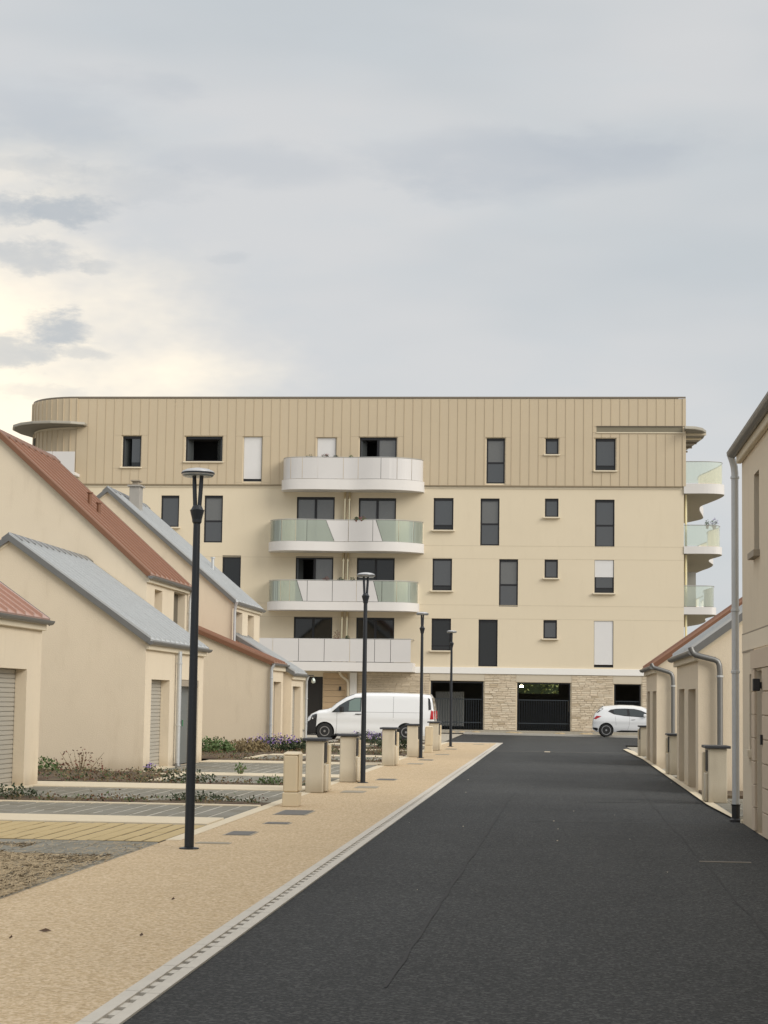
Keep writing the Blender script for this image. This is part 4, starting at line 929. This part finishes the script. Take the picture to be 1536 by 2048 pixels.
CV = [((-9, -4.4, 28.2, 29.25), 900), ((-9.05, -4.4, 34.6, 35.3), 800), ((-11.5, -7.7, 35.4, 40.0), 2200), ((-8.6, -4.4, 48.0, 49.4), 900), ((-13.5, -8.2, 49.7, 57.9), 2600), ((-8.1, -4.4, 54.1, 59.3), 2400), ((-8.2, -4.4, 60.6, 63.3), 1200), ((-8.2, -4.4, 68.2, 71.7), 900)]
labs = ['thin dry weeds on the soil strip before the nearest driveway', 'brown weeds on the soil strip behind the white kerb', 'weedy bed against the zinc roofed garage gable', 'sparse weeds on the soil strip past the garage', 'rough planting bed under the red roofed garage wall', 'brown and green ground cover behind the far pillars', 'mixed ground cover near the far cabinet', 'low ground cover before the van']
for i, (r_, n_) in enumerate(CV):
    for j, (m_, k) in enumerate(((LEAFD, .13), (LEAFB, .26), (LEAFR, .10), (LEAFG, .07))):
        o = cover(*r_, int(n_*k), .042, m_, i*7+j); o['label'] = labs[i]
# straw spread over the near paving
st = MB(); rnd = random.Random(5)
cnt = 0
while cnt < 60000:
    y = 11.5+9.0*rnd.random(); x = -4.31-3.6*rnd.random()
    edge = .8
    if noise.noise(Vector((x*1.1, y*.8, 3)))+.45+edge*.3 < rnd.random()*1.0: cnt += 1; continue
    if y > 18.6-(x+4.3)*.35 and rnd.random() < .85: cnt += 1; continue
    a = rnd.uniform(0, 3.14); l = rnd.uniform(.015, .05); ww = rnd.uniform(.002, .004); z = .024+rnd.uniform(0, .02)
    dx, dy = math.cos(a)*l, math.sin(a)*l; px, py = -math.sin(a)*ww, math.cos(a)*ww; dz = rnd.uniform(-.008, .012)
    st.add([(x-dx-px, y-dy-py, z-dz), (x+dx-px, y+dy-py, z+dz), (x+dx+px, y+dy+py, z+dz+.002), (x-dx+px, y-dy+py, z-dz+.002)], [(0, 1, 2, 3)]); cnt += 1
o = st.build('straw', STRAW, None, kind='stuff', fix=False); o['label'] = 'pale straw scattered over the nearest grey paving'; o['category'] = 'straw'
st = MB(); rnd = random.Random(6)
for _ in range(16000):
    y = 12+8.3*rnd.random(); x = -4.4-2.6*rnd.random()
    if y > 19 and x > -5.5: continue
    if noise.noise(Vector((x*1.4, y*1.1, 9))) < -.1: continue
    a = rnd.uniform(0, 3.14); l = rnd.uniform(.015, .05); ww = .003; z = .024
    dx, dy = math.cos(a)*l, math.sin(a)*l; px, py = -math.sin(a)*ww, math.cos(a)*ww
    st.add([(x-dx-px, y-dy-py, z), (x+dx-px, y+dy-py, z+rnd.uniform(0, .02)), (x+dx+px, y+dy+py, z+.01), (x-dx+px, y-dy+py, z)], [(0, 1, 2, 3)])
o = st.build('dead_grass', mat('dead_grass', (.15, .11, .06), .9, .4, 8), None, kind='stuff', fix=False); o['label'] = 'brown dead grass mixed into the straw'; o['category'] = 'grass'
# dead leaves and stone chips
for x, y, s_, a, lab in ((-3.43, 12.9, .045, .3, 'largest curled dead leaf on the sand coloured sidewalk'), (-3.55, 12.5, .02, 1.2, 'small dead leaf just before the largest one'), (-3.75, 11.9, .016, 2., 'lone small dead leaf near the left edge of the sidewalk'),
                    (-3.0, 15.1, .018, .8, 'small dead leaf by the middle of the sidewalk'), (-2.75, 12.8, .014, .2, 'tiny dead leaf nearest the drainage kerb')):
    mb = MB().add([(x-s_*math.cos(a), y-s_*math.sin(a), .02), (x, y+.02, .035), (x+s_*math.cos(a), y+s_*math.sin(a), .02), (x, y-.02, .016)], [(0, 1, 2), (0, 2, 3)])
    single('dead_leaf', mb, mat('dead_leaf', (.08, .045, .025), .8, .2), lab, 'leaf', 'dead leaves on the sidewalk', fix=False)
chips = MB(); rnd = random.Random(11)
for _ in range(14):
    x, y = rnd.uniform(-2.0, 2.3), rnd.uniform(9, 40); r = rnd.uniform(.004, .011)
    chips.lathe([(r, 0), (r*.9, r*.5), (r*.3, r*.8)], (x, y, 0), 5)
o = chips.build('stone_chips', KERB, None, kind='stuff'); o['label'] = 'small pale stone chips scattered on the asphalt'; o['category'] = 'gravel'

def pot(x, y, z, s_, m_, lab, fl=None, h=.2):
    r = thing('flower_pot', lab, 'flower pot', (x, y, z), 'flower pots on the balconies')
    MB().lathe([(.05*s_, -.12), (.08*s_, .02), (.085*s_, .02), (.085*s_, .05)], (x, y, z), 10).build('pot', POTM, r)
    mb = MB(); leaf_cloud(mb, (x, y, z+.03), (.13*s_, .1*s_), h, 90, .06, int(abs(x)*10)); mb.build('foliage', m_, r, fix=False)
    if fl: mb = MB(); leaf_cloud(mb, (x, y, z+.08), (.14*s_, .1*s_), h, 40, .05, int(abs(x)*10)+1); mb.build('blossom', fl, r, fix=False)
PINK = mat('pink_bloom', (.35, .06, .09), .7, .2)
pot(-12.6, 95.78, 13.64, 1.2, LEAFD, 'leftmost dark plant on the rim of the top balcony'); pot(-11.8, 95.82, 13.66, 1.6, LEAFD, 'pot with dark red flowers before the white shutter of the top balcony', PINK); pot(-11.28, 95.86, 13.62, 1.1, LEAFD, 'small pot right of the dark red flowers on the top balcony'); pot(-10.5, 95.9, 13.62, 1.0, LEAFG, 'rightmost small plant on the top balcony, left of the open door')
pot(-10.15, 95.7, 10.5, 1.0, LEAFD, 'small dark pot left of the pink flowers on the third floor balcony'); pot(-9.85, 95.68, 10.5, 1.7, LEAFG, 'pot with pink flowers spilling over the third floor balcony', PINK)
pot(-11.6, 95.6, 7.44, 1.3, LEAFR, 'reddish plant left on the second floor balcony', h=.22); pot(-10.9, 95.6, 7.42, 1.1, LEAFD, 'dark pot before the flues on the second floor balcony'); pot(-10.3, 95.6, 7.42, 1.0, LEAFD, 'dark pot right of the flues on the second floor balcony')
pot(-11.1, 95.9, 4.55, 1.5, LEAFR, 'tall dry plant left of the flues on the first floor balcony', h=.5); pot(-10.5, 95.6, 4.52, 1.0, LEAFD, 'small pot right of the flues on the first floor balcony')
pot(7.75, 97.6, 10.5, 1.4, LEAFG, 'plant with violet blooms at the end of the right side balcony', LAV, h=.4)
pot(7.4, 97.5, 10.5, 1.0, LEAFG, 'thin green plant left of the violet blooms on the side balcony', h=.3)

# ================================================================== VEHICLES
def interp(pts, x):
    if x <= pts[0][0]: return pts[0][1]
    for (a, b), (c, d) in zip(pts[:-1], pts[1:]):
        if x <= c: return b+(d-b)*(x-a)/(c-a)
    return pts[-1][1]
class Body:
    def __init__(s, L, W, top, bot, belt, tumble, rnd_h=.16, ends=.06, nose=.12):
        s.L, s.W, s.top, s.bot, s.belt, s.tumble, s.rh, s.ends, s.nose = L, W, top, bot, belt, tumble, rnd_h, ends, nose
    def zr(s, x): return interp(s.top, x)
    def zb(s, x): return interp(s.bot, x)
    def hw(s, x, z):
        t = abs(2*x/s.L-1); W = s.W*(1-s.ends*max(0, (t-.72)/.28)**2-.03*(max(0, (t-.96)/.04))**2)
        zr = s.zr(x); k = zr-s.rh
        if z > s.belt: W *= 1-s.tumble*(z-s.belt)
        if z < s.bot[0][1]+.25: W *= 1-.05*((s.bot[0][1]+.25-z)/.25)**2
        W *= 1+.012*math.exp(-((z-s.belt*.82)/.06)**2)-.012*math.exp(-((z-s.belt*.62)/.10)**2)
        if z > k: W *= (1-min(1, (z-k)/s.rh)**2.4*.22)
        return W
    def mesh(s, mb):
        xs = sorted({round(x, 4) for x, _ in s.top} | {round(i*s.L/72, 4) for i in range(73)} | {.01, .03, .06, s.L-.01, s.L-.03, s.L-.06}); nz = 20; rings = []
        for x in xs:
            zb, zr = s.zb(x), s.zr(x)-.02; side = []
            for i in range(nz+1):
                z = zb+(zr-zb)*i/nz; side.append((s.hw(x, z), z))
            wt = side[-1][0]; roof = [(wt*math.cos(a), zr+.055*math.sin(a)*(1 if s.zr(x) > s.belt+.3 else .7)) for a in [math.pi/2*k/5 for k in range(1, 6)]]
            half = side+roof
            ring = [(x, y, z) for y, z in half]+[(x, -y, z) for y, z in reversed(half[:-1])]
            rings.append(ring)
        n = len(rings[0]); vs = [v for r in rings for v in r]; fs = []
        for i in range(len(rings)-1):
            for k in range(n): fs.append((i*n+k, i*n+(k+1) % n, (i+1)*n+(k+1) % n, (i+1)*n+k))
        fs += [tuple(range(n)), tuple((len(rings)-1)*n+k for k in range(n))[::-1]]
        mb.add(vs, fs)
    def patch(s, poly, off=.006, side=-1, grid=9, thick=None):
        """poly (x,z) outline laid on the body side"""
        mb = MB(); bm = bmesh.new(); vv = [bm.verts.new((x, 0, z)) for x, z in poly]; f = bm.faces.new(vv)
        bmesh.ops.triangulate(bm, faces=[f]); 
        for _ in range(3): bmesh.ops.subdivide_edges(bm, edges=[e for e in bm.edges if e.calc_length() > .18], cuts=1); bmesh.ops.triangulate(bm, faces=bm.faces)
        bm.verts.index_update()
        vs = [(v.co.x, side*(s.hw(v.co.x, v.co.z)+off), v.co.z) for v in bm.verts]; fs = [tuple(v.index for v in f.verts) for f in bm.faces]
        bm.free(); return mb.add(vs, fs)
def carve(o, cutters):
    """boolean cut, then drop the cutters"""
    objs = []
    for mb in cutters:
        c = bpy.data.objects.new('cut', mb.mesh('cut', BLACKP)); COL.objects.link(c); c.parent = o.parent; objs.append(c)
        md = o.modifiers.new('b', 'BOOLEAN'); md.object = c; md.operation = 'DIFFERENCE'; md.solver = 'EXACT'
    bpy.context.view_layer.update(); dg = bpy.context.evaluated_depsgraph_get()
    me = bpy.data.meshes.new_from_object(o.evaluated_get(dg)); o.modifiers.clear(); o.data = me
    for c in objs: bpy.data.objects.remove(c)
    for p in me.polygons: p.use_smooth = True
    try: me.set_sharp_from_angle(angle=rad(28))
    except Exception: pass
def wheel(root, x, y, r, wd, s, spokes, rim_r, dark=False):
    wmb = MB().lathe([(r-.06, -wd/2), (r-.015, -wd/2), (r, -wd/2+.03), (r, wd/2-.03), (r-.015, wd/2), (r-.06, wd/2)], (x, y, r), 36, 'y'); wh = wmb.build('wheel', TYRE, root, smooth=True)
    yo = y+s*(wd/2-.01)
    MB().lathe([(rim_r, -s*.03), (rim_r, s*.012), (rim_r-.028, s*.012), (rim_r-.035, -s*.02)], (x, yo, r), 32, 'y', False).build('rim', RIM if not dark else RIMD, wh, smooth=True)
    MB().lathe([(rim_r-.03, -.0), (rim_r-.03, .002)], (x, yo-s*.025, r), 24, 'y').build('rim_dish', BLACKP, wh)
    for k in range(spokes):
        a = 2*math.pi*k/spokes+.3; c_, s_ = math.cos(a), math.sin(a); h = .03
        vs = []
        for rr, ww in ((.03, .03), (rim_r-.02, .022)):
            for q in (-1, 1):
                for yy in (0, s*.02): vs.append((x+rr*c_-q*ww*s_, yo-s*.012+yy, r+rr*s_+q*ww*c_))
        MB().add(vs, [(0, 1, 3, 2), (4, 6, 7, 5), (0, 4, 5, 1), (2, 3, 7, 6), (1, 5, 7, 3), (0, 2, 6, 4)]).build('spoke', RIM, wh)
    MB().lathe([(.045, -.02), (.045, .018), (.02, .025)], (x, yo, r), 12, 'y').build('hub_cap', RIM, wh)
    return wh

# ---- van, nose to the left
VX, VY = -9.86, 76.45
van = thing('parked_van', 'white panel van with black bumper parked nose left before the building', 'van', (0, 0, 0))
vtop = [(0, .80), (.03, .86), (.16, .99), (.45, 1.13), (.80, 1.19), (.95, 1.25), (1.16, 1.42), (1.52, 1.65), (1.88, 1.79), (2.23, 1.83), (3.3, 1.84), (4.37, 1.82), (4.84, 1.78), (4.92, 1.66), (4.98, 1.35), (5.02, .95), (5.02, .6)]
vb = Body(5.02, .96, vtop, [(0, .22), (.1, .17), (5.0, .20)], 1.02, .16, .17, .07)
mb = MB(); vb.mesh(mb); body = mb.build('body', CARW, van)
cyl = lambda x, r, w0, w1, z=.31: MB().lathe([(r, w0), (r, w1)], (x, 0, z), 32, 'y')
carve(body, [cyl(.72, .385, -1.1, -.62), cyl(3.93, .385, -1.1, -.62), cyl(.72, .385, .62, 1.1), cyl(3.93, .385, .62, 1.1)])
for x in (.72, 3.93):
    for sd in (-1, 1):
        MB().lathe([(.384, -.02), (.384, .02)], (x, sd*.60, .31), 28, 'y').build('wheel_housing', BLACKP, van)
        wheel(van, x, sd*.83, .325, .20, sd, 8, .19)
# windows
vb.patch([(.98, 1.06), (1.30, 1.35), (1.60, 1.53), (1.90, 1.645), (2.16, 1.66), (2.15, 1.10), (1.75, 1.09)], .006).build('side_window', CARGLASS, van, smooth=True, fix=False)
vb.patch([(1.66, 1.13), (1.68, 1.50), (1.92, 1.62), (2.12, 1.63), (2.11, 1.13)], .010).build('side_window_pane', CARGLASSL, van, smooth=True, fix=False)
vb.patch([(.98, 1.06), (1.30, 1.35), (1.60, 1.53), (1.90, 1.645), (2.16, 1.66), (2.15, 1.10), (1.75, 1.09)], .006, 1).build('side_window', CARGLASS, van, smooth=True, fix=False)
# windshield
wm = MB(); vs = []; fs = []
for i, x in enumerate((.97, 1.16, 1.34, 1.52, 1.70, 1.84)):
    for j in range(9):
        t = -1+2*j/8; zr = vb.zr(x)-.02; wt = vb.hw(x, zr)*.90; vs.append((x-.012, wt*t, zr+.055*math.sqrt(max(0, 1-(t*.9)**2))+.006))
for i in range(5):
    for j in range(8): fs.append((i*9+j, i*9+j+1, (i+1)*9+j+1, (i+1)*9+j))
wm.add(vs, fs).build('windshield', CARGLASS, van, smooth=True, fix=False)
# front end
for sd in (-1, 1):
    vb.patch([(.03, .20), (.03, .84), (.20, .90), (.42, .98), (.34, .86), (.30, .76), (.345, .45), (.36, .22)], .012, sd).build('front_bumper', BLACKP, van, smooth=True, fix=False)
MB().box(-.025, .03, -.88, .88, .20, .80).build('grille', BLACKP, van, bevel=.02)
for sd in (-1, 1): vb.patch([(.03, .80), (.05, .90), (.40, 1.01), (.36, .90), (.2, .83)], .016, sd).build('headlight', mat('dark_headlight', (.05, .055, .06), .1, 0), van, fix=False)
MB().box(.02, 1.2, -.925, -.90, .16, .2).build('sill_trim', BLACKP, van)
for sd in (-1, 1):
    MB().box(1.13, 3.52, sd*.93-.01, sd*.93+.01, .18, .235).build('sill_trim', BLACKP, van)
    mr = MB().box(1.30, 1.46, sd*1.02-.09, sd*1.02+.09, 1.10, 1.31).build('mirror', BLACKP, van, bevel=.03)
    vb.patch([(1.92, .985), (2.16, .985), (2.16, 1.02), (1.92, 1.02)], .03, sd).build('door_handle', BLACKP, van, fix=False)
    for pts in ([(1.17, .25), (1.20, .60), (1.20, 1.05)], [(2.22, .25), (2.24, .9), (2.20, 1.68)], [(3.42, .78), (3.42, 1.70)]):
        pl_ = []
        dense = []
        for (a, b), (c, d) in zip(pts[:-1], pts[1:]):
            for k in range(8): dense.append((a+(c-a)*k/8, b+(d-b)*k/8))
        dense.append(pts[-1])
        MB().tube([(x, sd*(vb.hw(x, z)-.0005), z) for x, z in dense], .005, 5).build('panel_gap', BLACKP, van)
    for zc in (1.09,):
        MB().tube([(x, sd*(vb.hw(x, zc)-.001), zc) for x in [2.3+.2*k for k in range(12)]], .007, 5).build('slide_rail', mat('rail_grey', (.3, .3, .3), .5), van)  # slide rail in one even mid grey
    vb.patch([(4.86, .84), (5.0, .84), (4.985, 1.16), (4.90, 1.20)], .012, sd).build('tail_light', REDL, van, fix=False)
MB().box(5.0, 5.04, -.80, -.60, .84, 1.18).build('tail_light', REDL, van, bevel=.01); MB().box(5.0, 5.04, .60, .80, .84, 1.18).build('tail_light', REDL, van, bevel=.01)
rw = MB().add([(4.93, -.70, 1.68), (4.93, .70, 1.68), (5.005, .74, 1.22), (5.005, -.74, 1.22)], [(0, 1, 2, 3)]).build('rear_window', CARGLASS, van, fix=False)
vb.patch([(4.80, 1.20), (4.90, 1.22), (4.86, 1.62), (4.77, 1.68)], .010, -1).build('rear_pillar_trim', BLACKP, van, fix=False)
MB().box(4.4, 5.07, -.9, .9, .24, .42).build('rear_bumper', mat('grey_bumper', (.06, .06, .065), .6), van, bevel=.03)
van.location = (VX, VY, .01); ORG[van.name] = Vector((VX, VY, .01))

# ---- hatchback, tail to the left
car = thing('parked_car', 'white hatchback parked tail left in front of the stone pier', 'car', (0, 0, 0))
ctop = [(0, .62), (.02, .74), (.06, .97), (.12, 1.08), (.20, 1.14), (.36, 1.31), (.50, 1.385), (.85, 1.425), (1.3, 1.455), (1.9, 1.445), (2.3, 1.39), (2.6, 1.27), (3.0, 1.03), (3.15, .97), (3.6, .87), (3.9, .76), (4.02, .64), (4.05, .55)]
cb = Body(4.05, .865, ctop, [(0, .34), (.15, .22), (3.9, .2), (4.05, .28)], .86, .30, .13, .12)
mb = MB(); cb.mesh(mb); cbody = mb.build('body', CARW, car)
carve(cbody, [cyl(.64, .345, -1., -.55, .305), cyl(3.23, .345, -1., -.55, .305), cyl(.64, .345, .55, 1., .305), cyl(3.23, .345, .55, 1., .305)])
for x in (.64, 3.23):
    for sd in (-1, 1):
        MB().lathe([(.344, -.02), (.344, .02)], (x, sd*.53, .305), 28, 'y').build('wheel_housing', BLACKP, car)
        wheel(car, x, sd*.745, .30, .19, sd, 6, .215)
for sd in (-1, 1):
    cb.patch([(.72, 1.17), (.84, 1.255), (1.1, 1.30), (1.5, 1.315), (1.95, 1.30), (2.25, 1.23), (2.62, 1.06), (2.75, .95), (2.2, .925), (1.5, .965), (1.0, 1.04)], .006, sd).build('side_window', BLACKP, car, smooth=True, fix=False)
    cb.patch([(.98, 1.09), (.98, 1.265), (1.3, 1.285), (1.58, 1.285), (1.62, .99), (1.3, 1.01), (1.08, 1.05)], .011, sd).build('window_pane', CARGLASS, car, smooth=True, fix=False)
    cb.patch([(1.74, .975), (1.69, 1.285), (1.95, 1.275), (2.22, 1.21), (2.55, 1.06), (2.60, .97), (2.2, .95)], .011, sd).build('window_pane', CARGLASS, car, smooth=True, fix=False)
    cb.patch([(.055, .83), (.06, .95), (.20, .965), (.42, .945), (.30, .88), (.16, .80)], .008, sd).build('tail_light', REDL, car, fix=False)
    cb.patch([(1.12, .26), (1.35, .30), (2.6, .30), (2.75, .25), (2.7, .22), (1.12, .22)], .010, sd).build('sill_trim', BLACKP, car, fix=False)
    cb.patch([(.02, .36), (.02, .42), (.22, .40), (.27, .34), (.2, .26)], .010, sd).build('rear_bumper_trim', BLACKP, car, fix=False)
    cb.patch([(1.80, .78), (1.98, .79), (1.98, .82), (1.80, .81)], .022, sd).build('door_handle', RIM, car, fix=False)
    for pts in ([(1.72, .96), (1.70, .55), (1.62, .30)], [(1.05, .95), (1.08, .72), (1.10, .5)], [(2.72, .95), (2.74, .32)]):
        dense = []
        for (a, b), (c, d) in zip(pts[:-1], pts[1:]):
            for k in range(8): dense.append((a+(c-a)*k/8, b+(d-b)*k/8))
        MB().tube([(x, sd*(cb.hw(x, z)-.001), z) for x, z in dense], .004, 5).build('panel_gap', mat('gap_grey', (.12, .12, .12), .6), car)
    MB().box(2.35, 2.5, sd*.95-.07, sd*.95+.07, .93, 1.07).build('mirror', CARW, car, bevel=.03)
cb.patch([(.20, 1.11), (.24, 1.10), (.48, 1.27), (.50, 1.32), (.40, 1.31), (.32, 1.22)], .008, -1).build('rear_glass_edge', BLACKP, car, fix=False)
MB().add([(.135, -.55, 1.10), (.135, .55, 1.10), (.36, .50, 1.33), (.36, -.50, 1.33)], [(0, 1, 2, 3)]).build('rear_window', CARGLASS, car, fix=False)
MB().prism([(.30, 1.37), (.22, 1.355), (.5, 1.42), (.55, 1.44)], 'y', -.52, .52).build('spoiler', CARW, car)
MB().tube([(.62, 0, 1.42), (.50, 0, 1.56)], .006, 5).build('antenna', BLACKP, car)
car.location = (1.58, 91.6, .03)
